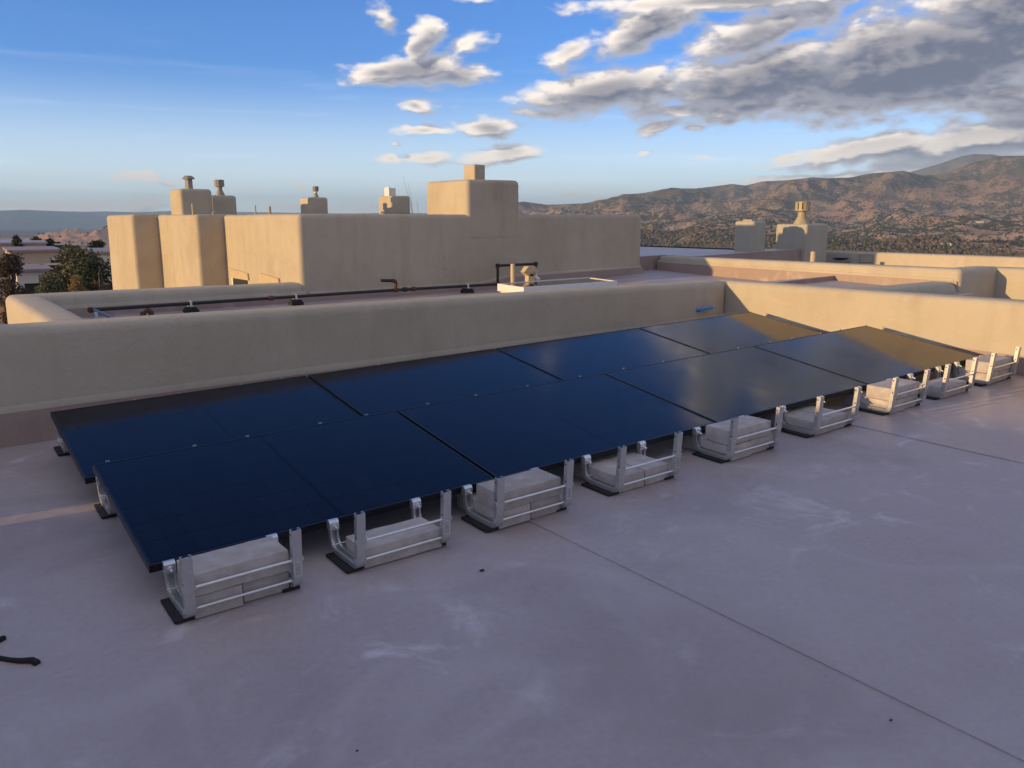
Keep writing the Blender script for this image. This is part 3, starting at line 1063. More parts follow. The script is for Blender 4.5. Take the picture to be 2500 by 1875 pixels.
side_wall = tag(empty('parapet_wall', (7.35, -2.0, 0.1)), 'sunlit golden stucco parapet at the right end of the solar panels', 'wall')
shift(stucco_block('stucco_coat', 7.2, 7.50, -9.6, 3.30, 0.0, 0.838, 0.075, M_STUCCO, side_wall, amp=0.007, cell=0.16), (7.35, -2.0, 0.1))
m = MB()
for k in range(30):
    y0, y1 = 3.04 - k * 0.42, 3.04 - (k + 1) * 0.42
    z0, z1 = roof_z(7.2, y0) + .165, roof_z(7.2, y1) + .165
    m.add([(7.22 - 7.35, y0 + 2, z0 - .1), (7.184 - 7.35, y0 + 2, z0 - .1), (7.187 - 7.35, y0 + 2, z0 - .04), (7.203 - 7.35, y0 + 2, z0 - .02),
           (7.22 - 7.35, y1 + 2, z1 - .1), (7.184 - 7.35, y1 + 2, z1 - .1), (7.187 - 7.35, y1 + 2, z1 - .04), (7.203 - 7.35, y1 + 2, z1 - .02)], [(0, 1, 5, 4), (1, 2, 6, 5), (2, 3, 7, 6)])
m.build('drip_band', M_STUCCO, side_wall, smooth=True, angle=40)
shift(upturn([(7.196, 3.03, roof_z(7.2, 3) - .01, roof_z(7.2, 3) + .17), (7.196, -9.4, roof_z(7.2, -9.4) - .01, roof_z(7.2, -9.4) + .17)], side_wall), (7.35, -2.0, 0.1))

# parapet at the left end of the roof (unseen, it throws the long shade), its slot shaped for a sun stripe
left_wall = tag(empty('parapet_wall', (-3.1, -2.5, 0)), 'tall stucco parapet along the left end of the roof that shades it', 'wall')
SL0, SL1 = 1.775, 1.925
DTOP = 1.22
shift(stucco_block('stucco_coat', -3.22, -3.0, -9.6, SL0, -0.4, DTOP, 0.03, M_STUCCO, left_wall, cell=0.5), (-3.1, -2.5, 0))
shift(stucco_block('stucco_coat', -3.22, -3.0, SL1, 4.35, -0.4, DTOP, 0.03, M_STUCCO, left_wall, cell=0.5), (-3.1, -2.5, 0))
MB().box(-0.115, 0.095, SL0 - .02 + 2.5, SL1 + .02 + 2.5, 0.56, DTOP - .04).build('slot_lintel', M_STUCCO, left_wall)

pipe_wall = tag(empty('parapet_wall', (0.6, 6.0, 0.0)), 'low stucco parapet behind the gas pipe with its sunlit rounded left end', 'wall')
O = (0.6, 6.0, 0.0)
shift(stucco_block('stucco_coat', 0.27, 3.80, 7.50, 7.86, -9.0, 0.705, 0.085, M_STUCCO, pipe_wall, cell=0.2), O)
shift(stucco_block('stucco_coat', 0.27, 0.64, 3.28, 7.84, -9.0, 0.70, 0.085, M_STUCCO, pipe_wall, cell=0.2), O)
band(pipe_wall, O, 0.64, 3.8, 0.512, 0.53, 0.06, 7.50, M_STUCCO)
shift(upturn([(0.64, 7.497, 0.40, 0.53), (3.8, 7.497, 0.42, 0.545)], pipe_wall), O)

# the large building mass
BZ = 1.635
mass = tag(empty('stucco_building', (7.0, 8.6, 0.0)), 'large square stucco building mass with stepped left side and raised centre tower', 'building')
O = (7.0, 8.6, 0.0)
shift(stucco_block('wall', 3.735, 10.21, 7.50, 11.6, -9.0, BZ, 0.075, M_STUCCO_OLD, mass, amp=0.012, cell=0.25), O)
shift(stucco_block('buttress', 3.285, 6.0, 10.65, 13.6, -9.0, BZ + .012, 0.07, M_STUCCO_OLD, mass, amp=0.014, cell=0.25), O)
shift(stucco_block('buttress', 2.825, 6.0, 13.02, 15.25, -9.0, BZ + .02, 0.07, M_STUCCO_OLD, mass, amp=0.014, cell=0.25), O)
tower = shift(stucco_block('tower', 6.46, 7.47, 7.497, 8.75, BZ - .35, 2.16, 0.075, M_STUCCO_OLD, mass, amp=0.007, cell=0.2), O)
cap = stucco_block('tower_cap', 6.68, 6.885, 7.62, 7.93, 2.10, 2.39, 0.022, M_STUCCO_OLD, tower, amp=0.003, cell=0.2)
band(mass, O, 3.85, 6.75, 0.525, 0.545, 0.05, 7.50, M_STUCCO_OLD)
band(mass, O, 6.75, 7.2, 0.545, 0.625, 0.05, 7.50, M_STUCCO_OLD)
band(mass, O, 7.2, 10.2, 0.625, 0.69, 0.05, 7.50, M_STUCCO_OLD)
shift(upturn([(3.8, 7.497, 0.42, 0.545), (6.75, 7.497, 0.45, 0.56), (7.2, 7.497, 0.46, 0.64), (10.25, 7.497, 0.56, 0.70)], mass), O)
# two window recesses low in the sunlit left side, each under a tapered lintel
for (y0, y1, zt) in ((9.55, 10.45, 0.755), (8.25, 9.05, 0.745)):
    w_ = MB().box(3.715 - O[0], 3.76 - O[0], y0 - O[1] + .1, y1 - O[1] - .1, -0.6, zt - .12).build('window', M_WIN, mass)
    MB().prism([(y0, zt - .13), (y1, zt - .13), (y1 - .02, zt + .02), (y0 + .02, zt - .02)], 0, 0.035,
               Matrix(((0, 0, -1, 3.742 - O[0]), (1, 0, 0, -O[1]), (0, 1, 0, 0), (0, 0, 0, 1)))).build('lintel', M_PAINTPIPE, mass)
    MB().box(3.70 - O[0], 3.738 - O[0], y1 - .18 - O[1], y1 - .12 - O[1], -.6, zt - .13).build('window_frame', M_WHITE, mass)

right_wall = tag(empty('parapet_wall', (11.1, 5.0, 0.5)), 'sunlit low parapet with pink membrane foot running back on the right of the rear roof', 'wall')
O = (11.1, 5.0, 0.5)
shift(stucco_block('stucco_coat', 10.95, 11.24, 2.17, 7.80, 0.3, 0.882, 0.07, M_STUCCO, right_wall, cell=0.2), O)
shift(stucco_block('stucco_coat', 11.0, 12.06, 2.172, 2.50, 0.1, 0.880, 0.07, M_STUCCO, right_wall, cell=0.2), O)
shift(stucco_block('stucco_coat', 12.0, 12.34, -9.0, 2.46, -0.3, 0.868, 0.07, M_STUCCO, right_wall, cell=0.2), O)
m = MB()
for k in range(30):
    y0, y1 = 7.8 - k * .185, 7.8 - (k + 1) * .185
    zf = lambda y: 0.725 + (y - 4.1) * 0.008
    m.add([(10.96 - O[0], y0 - O[1], zf(y0) - O[2]), (10.938 - O[0], y0 - O[1], zf(y0) - O[2]), (10.94 - O[0], y0 - O[1], zf(y0) + .035 - O[2]), (10.953 - O[0], y0 - O[1], zf(y0) + .045 - O[2]),
           (10.96 - O[0], y1 - O[1], zf(y1) - O[2]), (10.938 - O[0], y1 - O[1], zf(y1) - O[2]), (10.94 - O[0], y1 - O[1], zf(y1) + .035 - O[2]), (10.953 - O[0], y1 - O[1], zf(y1) + .045 - O[2])],
          [(0, 1, 5, 4), (1, 2, 6, 5), (2, 3, 7, 6)])
m.build('drip_band', M_STUCCO, right_wall, smooth=True, angle=40)
shift(upturn([(10.947, 7.8, 0.58, 0.758), (10.947, 5.3, 0.53, 0.738), (10.947, 4.05, 0.62, 0.728), (10.947, 2.2, 0.54, 0.715)], right_wall), O)
low_wall = tag(stucco_block('low_parapet', 7.45, 10.96, 2.166, 2.60, 0.2, 0.705, 0.13, M_STUCCO_GREY, None, cell=0.2), 'low rounded curb in shadow joining the golden wall to the right hand parapet', 'wall')

KX = 15.6
far_wall = tag(empty('parapet_wall', (KX, 2.0, 0.3)), 'long sunlit far parapet below the hills with a vent box and a recessed panel', 'wall')
O = (KX, 2.0, 0.3)
shift(stucco_block('stucco_coat', KX, KX + .35, -9.0, 8.1, -2.0, 0.879, 0.06, M_STUCCO, far_wall, cell=0.25), O)
m = MB()
for k in range(20):
    y0, y1 = 8.1 - k * .85, 8.1 - (k + 1) * .85
    m.add([(-.02, y0 - O[1], .30), (-.02, y1 - O[1], .30), (-.02, y1 - O[1], .335), (-.02, y0 - O[1], .335), (.01, y0 - O[1], .345), (.01, y1 - O[1], .345)],
          [(0, 3, 2, 1), (3, 4, 5, 2)])
m.build('drip_band', M_STUCCO, far_wall)


def onx(px, py, x):
    d = rayd(px, py)
    return CAM_C + d * ((x - CAM_C[0]) / d[0])


pa, pb = onx(2097, 640, KX), onx(2133, 622, KX)
ya, yb_, za, zb = pb[1], pa[1], pa[2], pb[2]
fr = MB()
for b in ((ya, yb_, za, za + .012), (ya, yb_, zb - .012, zb), (ya, ya + .012, za + .012, zb - .012), (yb_ - .012, yb_, za + .012, zb - .012)):
    fr.box(-.015, .01, b[0] - O[1], b[1] - O[1], b[2] - O[2], b[3] - O[2])
fr.build('panel_frame', M_TANMETAL, far_wall)
MB().box(-.008, .01, ya + .014 - O[1], yb_ - .014 - O[1], za + .014 - O[2], zb - .014 - O[2]).build('access_panel', M_STUCCO_GREY, far_wall)
pa = onx(2052, 640, KX - .2)
vb = tag(empty('vent_box', (KX - .2, pa[1], 0.58)), 'small dark vent box on the roof against the far parapet', 'roof vent')
MB().box(-.10, .10, -.09, .09, 0, .13).build('body', M_GREYMETAL, vb)
MB().box(-.12, .12, -.11, .11, .15, .175).build('hood', M_DARKSLOT, vb)
MB().box(-.08, .08, -.07, .07, .132, .148).build('throat', M_DARKSLOT, vb)

# ------------------------------------------------------------------ chimneys and flues


def chimney(label, x0, x1, y0, y1, z0, z1, r, mat=None):
    e = tag(empty('chimney', ((x0 + x1) / 2, (y0 + y1) / 2, z0)), label, 'chimney', 'stucco chimneys')
    o = stucco_block('stack', x0, x1, y0, y1, z0, z1, r, mat or M_STUCCO_OLD, e, amp=0.008, cell=0.18)
    shift(o, e.location)
    return e


def flue(e, x, y, z0, h, r, kind, mat, white_neck=False):
    """metal flue standing on a chimney: 'cone' rain cap or 'slot' louvred cap; coordinates in world"""
    c = e.location
    x, y, z = x - c.x, y - c.y, z0 - c.z
    if kind == 'cone':
        MB().lathe([(r * 1.15, z - .02), (r * 1.1, z + h * .1), (r, z + h * .8)], x, y, 8, rot=PI / 8).build('flue', mat, e)
        MB().lathe([(r * 1.0, z + h * .74), (r * 1.75, z + h * .77), (r * 1.72, z + h * .84), (r * .95, z + h * 1.0)], x, y, 8, rot=PI / 8).build('flue_cap', mat, e)
    else:
        MB().lathe([(r * 2.0, z - .02), (r * 1.9, z + h * .05), (r * 1.0, z + h * .36), (r * .9, z + h * .60)], x, y, 14).build('flue', mat, e, smooth=True, angle=35)
        if white_neck:
            MB().lathe([(r * .96, z + h * .40), (r * .96, z + h * .58)], x, y, 14).build('flue_band', M_WHITE, e, smooth=True, angle=35)
        cp = MB()
        R = r * 1.75
        cp.lathe([(r * 1.1, z + h * .56), (R * 1.05, z + h * .60), (R * 1.05, z + h * .66)], x, y, 10)
        cp.lathe([(R * 1.05, z + h * .96), (R * 1.05, z + h * 1.0)], x, y, 10)
        for k in range(10):
            a = 2 * PI * (k + .5) / 10
            Mx = Matrix.Translation((x + math.cos(a) * R * .96, y + math.sin(a) * R * .96, z + h * .81)) @ Matrix.Rotation(a, 4, 'Z')
            cp.box(-.004, .004, -R * .22, R * .22, -h * .15, h * .15, Mx)
        cp.lathe([(R * .62, z + h * .66), (R * .62, z + h * .96)], x, y, 10)
        cp.build('flue_cap', mat, e)


c1 = chimney('wide stucco chimney at the left of the building roof with a cone capped flue', 3.43, 3.99, 12.0, 12.67, BZ - .2, 2.09, 0.06)
flue(c1, 3.68, 12.3, 2.08, .245, .062, 'cone', M_GREYMETAL)
c2 = chimney('shorter stucco chimney just right of the widest one with a flared slotted flue', 4.10, 4.60, 12.55, 13.0, BZ - .2, 2.0, 0.055)
flue(c2, 4.36, 12.75, 1.99, .30, .05, 'slot', M_GREYMETAL)
c3 = chimney('small stucco chimney in mid roof with a flared flue showing a white neck', 5.80, 6.19, 12.0, 12.45, BZ - .2, 1.975, 0.045)
flue(c3, 6.03, 12.2, 1.965, .225, .032, 'slot', M_GREYMETAL, True)
c4 = chimney('small stucco chimney left of the tower with a bright white metal box on top', 7.56, 8.01, 12.0, 12.57, BZ - .2, 2.035, 0.045)
e = c4
bxm = MB().box(-.02 - .14, .06 - .10, -.14, .12, 2.03 - e.location.z, 2.19 - e.location.z)
bxm.build('flue_box', M_WHITE, e)
MB().box(-.19, -.165, -.14, .02, 2.03 - e.location.z, 2.21 - e.location.z).build('flue_flap', M_WHITE, e)

c5 = chimney('tan stucco chimney at the edge of the pale far roof, its top catching the sun', 13.01, 13.43, 7.245, 7.735, 0.915, 1.525, 0.06, M_STUCCO_GREY)
c5c = c5.location
MB().box(-.11, .11, -.11, .11, 1.520 - c5c.z, 1.548 - c5c.z).build('chimney_lid', M_STUCCO_GREY, c5)
c6 = chimney('broad stucco chimney with a large slotted flue cap in front of the hills', 14.396, 15.165, 7.0, 7.765, 0.578, 1.456, 0.05, M_STUCCO_GREY)
flue(c6, 14.70, 7.35, 1.45, .46, .085, 'slot', M_TANMETAL)
MB().tube([(14.78 - c6.location.x, 7.35 - c6.location.y, 1.90 - c6.location.z), (14.78 - c6.location.x, 7.35 - c6.location.y, 1.96 - c6.location.z)], .008, 6).build('cap_bolt', M_GREYMETAL, c6)

# slim pipes, whips and elbows standing on the building
def stub(label, x, y, z0, z1, r, mat=M_PAINTPIPE):
    o = MB().lathe([(r, 0), (r, z1 - z0 - .004), (r * .8, z1 - z0)], 0, 0, 12).build('vent_pipe', mat, None, True, (x, y, z0), None, 40)
    MB().lathe([(r * 1.5, 0), (r * 1.02, .02)], 0, 0, 12, cap=False).build('pipe_boot', mat, o)
    return tag(o, label, 'vent pipe', 'vent pipes on the roofs')


def up(px, py, y):
    d = rayd(px, py)
    return CAM_C + d * ((y - CAM_C[1]) / d[1])


q = up(469, 497, 11.0)
stub('thin pale pipe in front of the wide chimney on the stepped roof edge', q[0], q[1], BZ - .01, q[2], .012)
q = up(623, 501, 11.2)
stub('thin plain pipe, left of the pair between two chimneys', q[0], q[1], BZ - .01, q[2], .013, M_TANMETAL)
q = up(658, 504, 11.2)
stub('thicker plain pipe, right of the pair between two chimneys', q[0], q[1], BZ - .01, q[2], .025, M_TANMETAL)
q = up(1986, 614, 6.3)
stub('short fat tan pipe in front of the broad capped chimney', q[0], q[1], 0.579, q[2], .052)


def elbow(label, x, y, z0, h, r, w, mat, dirx=(1, 0), collar=None):
    """gooseneck: up, over and down"""
    e_ = tag(empty('gooseneck_pipe', (x, y, z0)), label, 'pipe')
    pts = [Vector((0, 0, 0)), Vector((0, 0, h - w / 2))]
    for k in range(1, 8):
        a = PI * k / 8
        pts.append(Vector((dirx[0] * (w / 2) * (1 - math.cos(a)), dirx[1] * (w / 2) * (1 - math.cos(a)), h - w / 2 + (w / 2) * math.sin(a))))
    pts.append(Vector((dirx[0] * w, dirx[1] * w, h - w * .9)))
    MB().tube(pts, r, 10).build('bend', mat, e_, True, None, None, 50)
    if collar:
        MB().lathe([(r * 1.3, h - w * .75), (r * 1.3, h - w * .5)], 0, 0, 12).build('collar', collar, e_, True, None, None, 40)
        MB().lathe([(r * 1.25, 0), (r * 1.25, h - w * .75)], 0, 0, 12).build('riser', M_PIPE, e_, True, None, None, 40)
    return e_


q = up(933, 521, 11.3)
elbow('tan gooseneck vent in front of the chimney with the white box', q[0] - .03, q[1], BZ - .02, .085, .016, .07, M_PAINTPIPE)
q = up(522, 517, 11.3)
elbow('small tan gooseneck between the two left chimneys', q[0] - .02, q[1], BZ - .02, .07, .012, .05, M_PAINTPIPE)
q0, q1 = up(518, 478, 11.35), up(521, 517, 11.35)
tag(MB().tube([q1, (q0 + q1) / 2 + np.array([-.004, 0, 0]), q0], .004, 6).build('wire', M_PAINTPIPE), 'thin pale wire rising from the gooseneck up between the left chimneys', 'wire')
for pts, lab in [([(1006, 520), (1003, 497), (992, 462), (984, 430)], 'taller thin whip leaning left beside the chimney with the white box'),
                 ([(1009, 520), (1005, 500), (1001, 470), (996, 445)], 'shorter thin whip close beside the taller one'),
                 ([(1065, 521), (1064, 500), (1063, 473)], 'short thin whip at the left foot of the tower'),
                 ([(1021, 518), (1020, 505), (1017, 491)], 'faint short whip standing alone between tower and chimney')]:
    P3 = [up(a, b, 12.9) for a, b in pts]
    P3[0][2] = BZ - .1
    tag(MB().tube(P3, [.006, .004, .003, .002][:len(P3)], 6).build('whip_antenna', M_GREYMETAL), lab, 'antenna', 'thin whips on the building')

# ------------------------------------------------------------------ gas pipe with its supports
PY, PZ = 7.2, 0.55
gas = tag(empty('gas_pipe', (4.0, PY, PZ)), 'long black gas pipe running along the rear parapet and up over a bend', 'pipe')
def rel(p):
    return (p[0] - 4.0, p[1] - PY, p[2] - PZ)
R_ = 0.021
XE = 6.815
MB().tube([rel((1.06, PY, .53)), rel((4.99, PY, .565)), rel((XE, PY, .567))], R_, 12).build('pipe_run', M_PIPE, gas, True, None, None, 50)
MB().tube([rel((XE, PY, .567)), rel((XE, PY, .85)), ], R_, 12).build('riser', M_PIPE, gas, True, None, None, 50)
MB().tube([rel((XE, PY, .852)), rel((7.56, PY, .857))], R_, 12).build('bridge', M_PIPE, gas, True, None, None, 50)
MB().tube([rel((7.56, PY, .857)), rel((7.56, PY, .70))], R_, 12).build('drop', M_PIPE, gas, True, None, None, 50)
MB().tube([rel((7.56, PY, .72)), rel((7.56, PY, .66)), rel((7.575, PY - .02, .625)), rel((7.60, PY - .05, .61))], [.022, .024, .03, .026], 10).build('wrapped_tail', M_WHITE, gas, True, None, None, 50)
for p in ((XE, PY, .567), (XE, PY, .852), (7.56, PY, .857), (1.06, PY, .53)):
    b_ = MB()
    b_.lathe([(.012, -.034), (.032, -.026), (.036, 0), (.032, .026), (.012, .034)], 0, 0, 12)
    b_.build('elbow_fitting', M_PIPE if p[0] > 2 else M_RUST, gas, True, rel(p), None, 50)
for xx, mt in ((2.18 + 1.2 * .85, M_RUST), (5.03, M_RUST), (5.18, M_PIPE), (5.32, M_RUST)):
    zz = .53 + (xx - 1.06) / 3.93 * .035 if xx < 4.99 else .566
    MB().tube([rel((xx - .035, PY, zz)), rel((xx - .02, PY, zz)), rel((xx + .02, PY, zz)), rel((xx + .035, PY, zz))], [.028, .034, .034, .028], 10).build('coupling', mt, gas, True, None, None, 50)
# tee with a stub pipe
MB().tube([rel((5.03, PY, .566)), rel((5.03, PY, .63))], .025, 12).build('tee_neck', M_RUST, gas, True, None, None, 50)
MB().tube([rel((5.03, PY, .625)), rel((5.03, PY, .665)), rel((5.02, PY, .69)), rel((4.995, PY, .70)), rel((4.965, PY, .70))], .029, 10).build('tee_elbow', M_RUST, gas, True, None, None, 50)
MB().tube([rel((4.97, PY, .70)), rel((4.80, PY, .71))], .022, 12).build('stub_pipe', M_PIPE, gas, True, None, None, 50)
# bluish branch towards the camera at the left corner
MB().tube([rel((1.09, PY - .01, .53)), rel((1.16, 5.2, .50))], .019, 12).build('branch_pipe', simple('grey_blue_conduit', (0.16, 0.20, 0.30), 0.45, 0.3), gas, True, None, None, 50)

for x, y, zb, lab in [(1.03, 6.72, .40, 'black rubber pipe block at the corner where the pipe turns toward the camera'),
                      (2.18, PY, .425, 'black rubber pipe block under the left half of the long gas pipe'),
                      (3.535, PY, .44, 'black rubber pipe block below the left corner of the big building'),
                      (6.25, PY, .455, 'black rubber pipe block next to the white skylight curb')]:
    s_ = tag(empty('pipe_support', (x, y, zb)), lab, 'pipe support', 'rubber blocks carrying the gas pipe')
    h = .075
    pr = [(-.082, 0), (-.03, 0), (-.02, .016), (.02, .016), (.03, 0), (.082, 0), (.082, .03), (.045, h), (-.045, h), (-.082, .03)]
    MB().prism(pr, -.07, .07, Matrix(((1, 0, 0, 0), (0, 0, -1, 0), (0, 1, 0, 0), (0, 0, 0, 1)))).build('rubber_block', M_RUBBER, s_)
    MB().box(-.03, .03, -.045, .045, h + .001, h + .012).build('strut', M_GALV, s_)
    MB().box(-.013, .013, -.026, -.022, h + .01, h + .075).box(-.013, .013, .022, .026, h + .01, h + .075).box(-.012, .012, -.022, .022, h + .063, h + .068).build('pipe_clamp', M_ROD, s_)

q = (1.55, 5.6)
elbow('rusty brown gooseneck pipe poking above the parapet near its left end', 1.36, 6.0, 0.40, .205, .028, .085, M_RUST, (1, 0), M_RUST)

# skylight, hex vent and vent pipe on the rear roof
skl = tag(empty('skylight', (7.0, 6.0, 0.485)), 'long low skylight with white curb and bronze glass on the rear roof', 'skylight')
poly = [(6.02, 5.47), (7.86, 5.62), (8.05, 6.50), (6.14, 6.25)]
pc = [(a - 7.0, b - 6.0) for a, b in poly]
def inset(pl, f):
    cx, cy = sum(a for a, b in pl) / 4, sum(b for a, b in pl) / 4
    return [(cx + (a - cx) * f[0], cy + (b - cy) * f[1]) for a, b in pl]
MB().prism(inset(pc, (.955, .93)), -.08, .10).build('curb', simple('cream_curb', (.62, .55, .46), .7), skl)
fr = MB()
oi_, ii_ = pc, inset(pc, (.965, .90))
for k in range(4):
    k2 = (k + 1) % 4
    fr.prism([oi_[k], oi_[k2], ii_[k2], ii_[k]], .075, .178)
fr.build('frame', M_WHITE, skl)
MB().prism(inset(pc, (.964, .898)), .12, .170).build('glass', M_SKYLIGHT, skl)

hv = tag(empty('roof_vent', (7.02, 6.65, 0.46)), 'tan square vent pipe with a flared hood behind the skylight', 'roof vent')
MB().box(-.052, .052, -.052, .052, -.03, .31).build('shaft', M_PAINTPIPE, hv)
MB().box(-.04, .03, -.056, -.0525, .255, .285).build('louvre_opening', M_DARKSLOT, hv)
hd = MB()
for sx in (-1, 1):
    hd.prism([(sx * .054, .26), (sx * .125, .315), (sx * .054, .40)] if sx > 0 else [(-.054, .40), (-.125, .315), (-.054, .26)], -.07, .07, Matrix(((1, 0, 0, 0), (0, 0, -1, 0), (0, 1, 0, 0), (0, 0, 0, 1))))
hd.box(-.0535, .0535, -.072, .072, .3105, .40)
hd.build('hood', M_PAINTPIPE, hv)
q = up(1252, 644, 6.62)
stub('tall slim tan pipe behind the skylight beside the bent gas pipe', q[0], 6.62, 0.45, q[2], .034)

# blue taped pipe stub in the rear parapet
bt = tag(empty('taped_conduit', (6.80, 3.045, 0.535)), 'short conduit stub wrapped in bright blue tape on the shaded parapet', 'conduit')
MB().tube([(-.10, 0.02, -.012), (-.10, -.03, -.012), (-.085, -.04, -.004), (-.07, -.042, 0), (.10, -.05, 0.012)], .019, 10).build('tape', M_BLUE, bt, True, None, None, 50)
MB().tube([(-.105, 0.03, -.013), (-.105, -.036, -.018)], .012, 8).build('conduit', M_DARKSLOT, bt, True, None, None, 50)

# ------------------------------------------------------------------ solar panels
TILT = 0.142
Z0 = 0.161
YB = 1.404
COS, SIN = math.cos(TILT), math.sin(TILT)


def panel_meshes():
    f = 0.011
    fr = MB()
    fr.box(0, PL, 0, f, -PT, 0).box(0, PL, PW - f, PW, -PT, 0)
    fr.box(0, f, f + .0002, PW - f - .0002, -PT, -.0002).box(PL - f, PL, f + .0002, PW - f - .0002, -PT, -.0002)
    me_f = mesh('panel_frame', fr.v, fr.f)
    gl = MB()
    gl.box(f - .001, PL - f + .001, f - .001, PW - f + .001, -.0065, -.0012)
    me_g = mesh('panel_glass', gl.v, gl.f)
    jb = MB().box(PL / 2 - .05, PL / 2 + .05, PW - .2, PW - .12, -.03, -.0068)
    me_j = mesh('junction_box', jb.v, jb.f)
    return me_f, me_g, me_j


MEF, MEG, MEJ = panel_meshes()
ORD = ['leftmost', 'second', 'third', 'rightmost']
DESC = [
    ['black solar panel nearest the camera, at the left end of the front row',
     'black solar panel second from the left in the front row',
     'solar panel third from the left in the front row, reflecting blue and grey',
     'solar panel at the right end of the front row, half reflecting the golden wall'],
    ['dark solar panel at the left end of the back row, beside bare roof',
     'dark blue solar panel second from the left in the back row',
     'blue solar panel third from the left in the back row',
     'bright blue solar panel at the right end of the back row nearest the parapet corner']]
for r in range(2):
    for k in range(4):
        x = k * 1.742
        e = empty('solar_panel', (0, 0, 0))
        e.matrix_world = ROOF_Q @ Matrix.Translation((x, r * YB, Z0)) @ Matrix.Rotation(TILT, 4, 'X')
        tag(e, DESC[r][k], 'solar panel', 'solar panels on the roof')
        link('frame', MEF, M_FRAME, e)
        link('glass', MEG, M_GLASS, e)
        link('junction_box', MEJ, M_BACKSHEET, e)

# ------------------------------------------------------------------ ballast trays
SEP = 0.436
TX = [0.074, 0.800, 1.539, 2.346, 3.267, 4.132, 5.043, 5.785, 6.528]


def strut_mesh(path):
    """C-channel swept along a (y, z) path; web outside of the U, lips inside"""
    w, dp, t, lip = .0205, .026, .0028, .009
    C = [(-w, 0), (w, 0), (w, dp), (w - lip, dp), (w - lip, dp - t), (w - t, dp - t), (w - t, t), (-w + t, t), (-w + t, dp - t), (-w + lip, dp - t), (-w + lip, dp), (-w, dp)]
    n = len(C)
    vs, fs = [], []
    P_ = [Vector((0, y, z)) for y, z in path]
    for i, p in enumerate(P_):
        a, b = P_[max(i - 1, 0)], P_[min(i + 1, len(P_) - 1)]
        d = (b - a).normalized()
        nrm = Vector((0, d.z, -d.y))          # inside of the U
        for u, v in C:
            vs.append(p + Vector((u, 0, 0)) + nrm * v)
    for i in range(len(P_) - 1):
        for k in range(n):
            a, b = i * n + k, i * n + (k + 1) % n
            fs.append((a, b, b + n, a + n))
    caps = [(0, 1, 6, 7), (1, 2, 5, 6), (2, 3, 4, 5), (0, 7, 8, 11), (8, 9, 10, 11)]
    m0 = (len(P_) - 1) * n
    for c in caps:
        fs.append(tuple(reversed(c)))
        fs.append(tuple(m0 + i for i in c))
    return vs, fs


def upath():
    # from the low hook at the back, along the roof, up the tall post in front
    pts = [(-0.002, .122), (-0.002, .095)]
    for k in range(0, 7):
        a = (PI / 2) * k / 6
        pts.append((-0.002 - .075 * (1 - math.cos(a)), .089 - .075 * math.sin(a)))
    pts += [(-.12, .014), (-.20, .014)]
    r, cy, cz = .05, -.252, .064
    for k in range(0, 6):
        a = math.radians(80) * k / 5
        pts.append((cy - r * math.sin(a), cz - r * math.cos(a)))
    y1, z1 = pts[-1]
    for f in (.25, .5, .75, 1.0):
        pts.append((y1 + (-.322 - y1) * f, z1 + (.283 - z1) * f))
    return pts


UP = upath()
sv, sf = strut_mesh(UP)
ME_STRUT = mesh('strut', sv, sf)
ME_STRUT.polygons.foreach_set('use_smooth', [True] * len(ME_STRUT.polygons))
ME_STRUT.set_sharp_from_angle(angle=math.radians(35))
_p = MB().prism([(-.052, -.03), (-.056, -.255), (-.050, -.264), (.018, -.264), (.022, -.255), (.022, -.03)], .0, .012)
ME_PAD = mesh('rubber_pad', _p.v, _p.f)
_c = MB()
_c.prism([(-.018, .118), (.018, .118), (.018, .150), (.006, .164), (-.010, .164), (-.018, .152)], -.023, .023, Matrix(((0, 0, 1, 0), (1, 0, 0, -.012), (0, 1, 0, 0), (0, 0, 0, 1))))
ME_CLAMP = mesh('panel_clamp', _c.v, _c.f)
_b = MB().tube([(0, -.028, .138), (0, -.058, .130)], .0055, 8).tube([(0, -.030, .1375), (0, -.040, .135)], .011, 6)
ME_BOLT = mesh('clamp_bolt', _b.v, _b.f)
_t = MB().box(-.016, .016, -.012, .020, .284, .2875).box(-.010, .010, .0165, .0195, .2875, .3165).box(-.010, .010, .0165, .026, .3150, .3165).tube([(0, .004, .2875), (0, .004, .300)], .005, 8)
ME_TOP = mesh('top_clamp', _t.v, _t.f)


def rodmesh(y, z, r=.0062, x0=.0, x1=SEP):
    m_ = MB().tube([(x0 - .025, y, z), (x1 + .025, y, z)], r, 10)
    me = mesh('cross_rod', m_.v, m_.f)
    me.polygons.foreach_set('use_smooth', [True] * len(me.polygons))
    me.set_sharp_from_angle(angle=math.radians(50))
    return me


ME_ROD1 = rodmesh(-.288, .056)
ME_ROD2 = rodmesh(-.303, .150)
ME_ROD3 = rodmesh(-.045, .052, .004)
_h = MB()
for z in (.262, .172):
    Mx = Matrix.Translation((-.0207, -.302, z)) @ Matrix.Rotation(PI / 2, 4, 'Y')
    _h.lathe([(.0052, 0), (.0052, .0006)], 0, 0, 10)
    n_ = 20
    _h.v[-n_:] = [tuple(Mx @ Vector(v)) for v in _h.v[-n_:]]
ME_HOLE = mesh('bolt_hole', _h.v, _h.f)
_n = MB()
for x in (-.0, SEP):
    for (y, z) in ((-.288, .056), (-.303, .150)):
        for s_ in (-1, 1):
            _n.box(x + s_ * .0225 - .004, x + s_ * .0225 + .004, y - .008, y + .008, z - .008, z + .008)
ME_NUT = mesh('rod_nut', _n.v, _n.f)
lean = math.atan2(-.322 - UP[-5][0], .283 - UP[-5][1])


def on_post(z):
    f = (z - UP[-5][1]) / (.283 - UP[-5][1])
    return UP[-5][0] + (-.322 - UP[-5][0]) * f


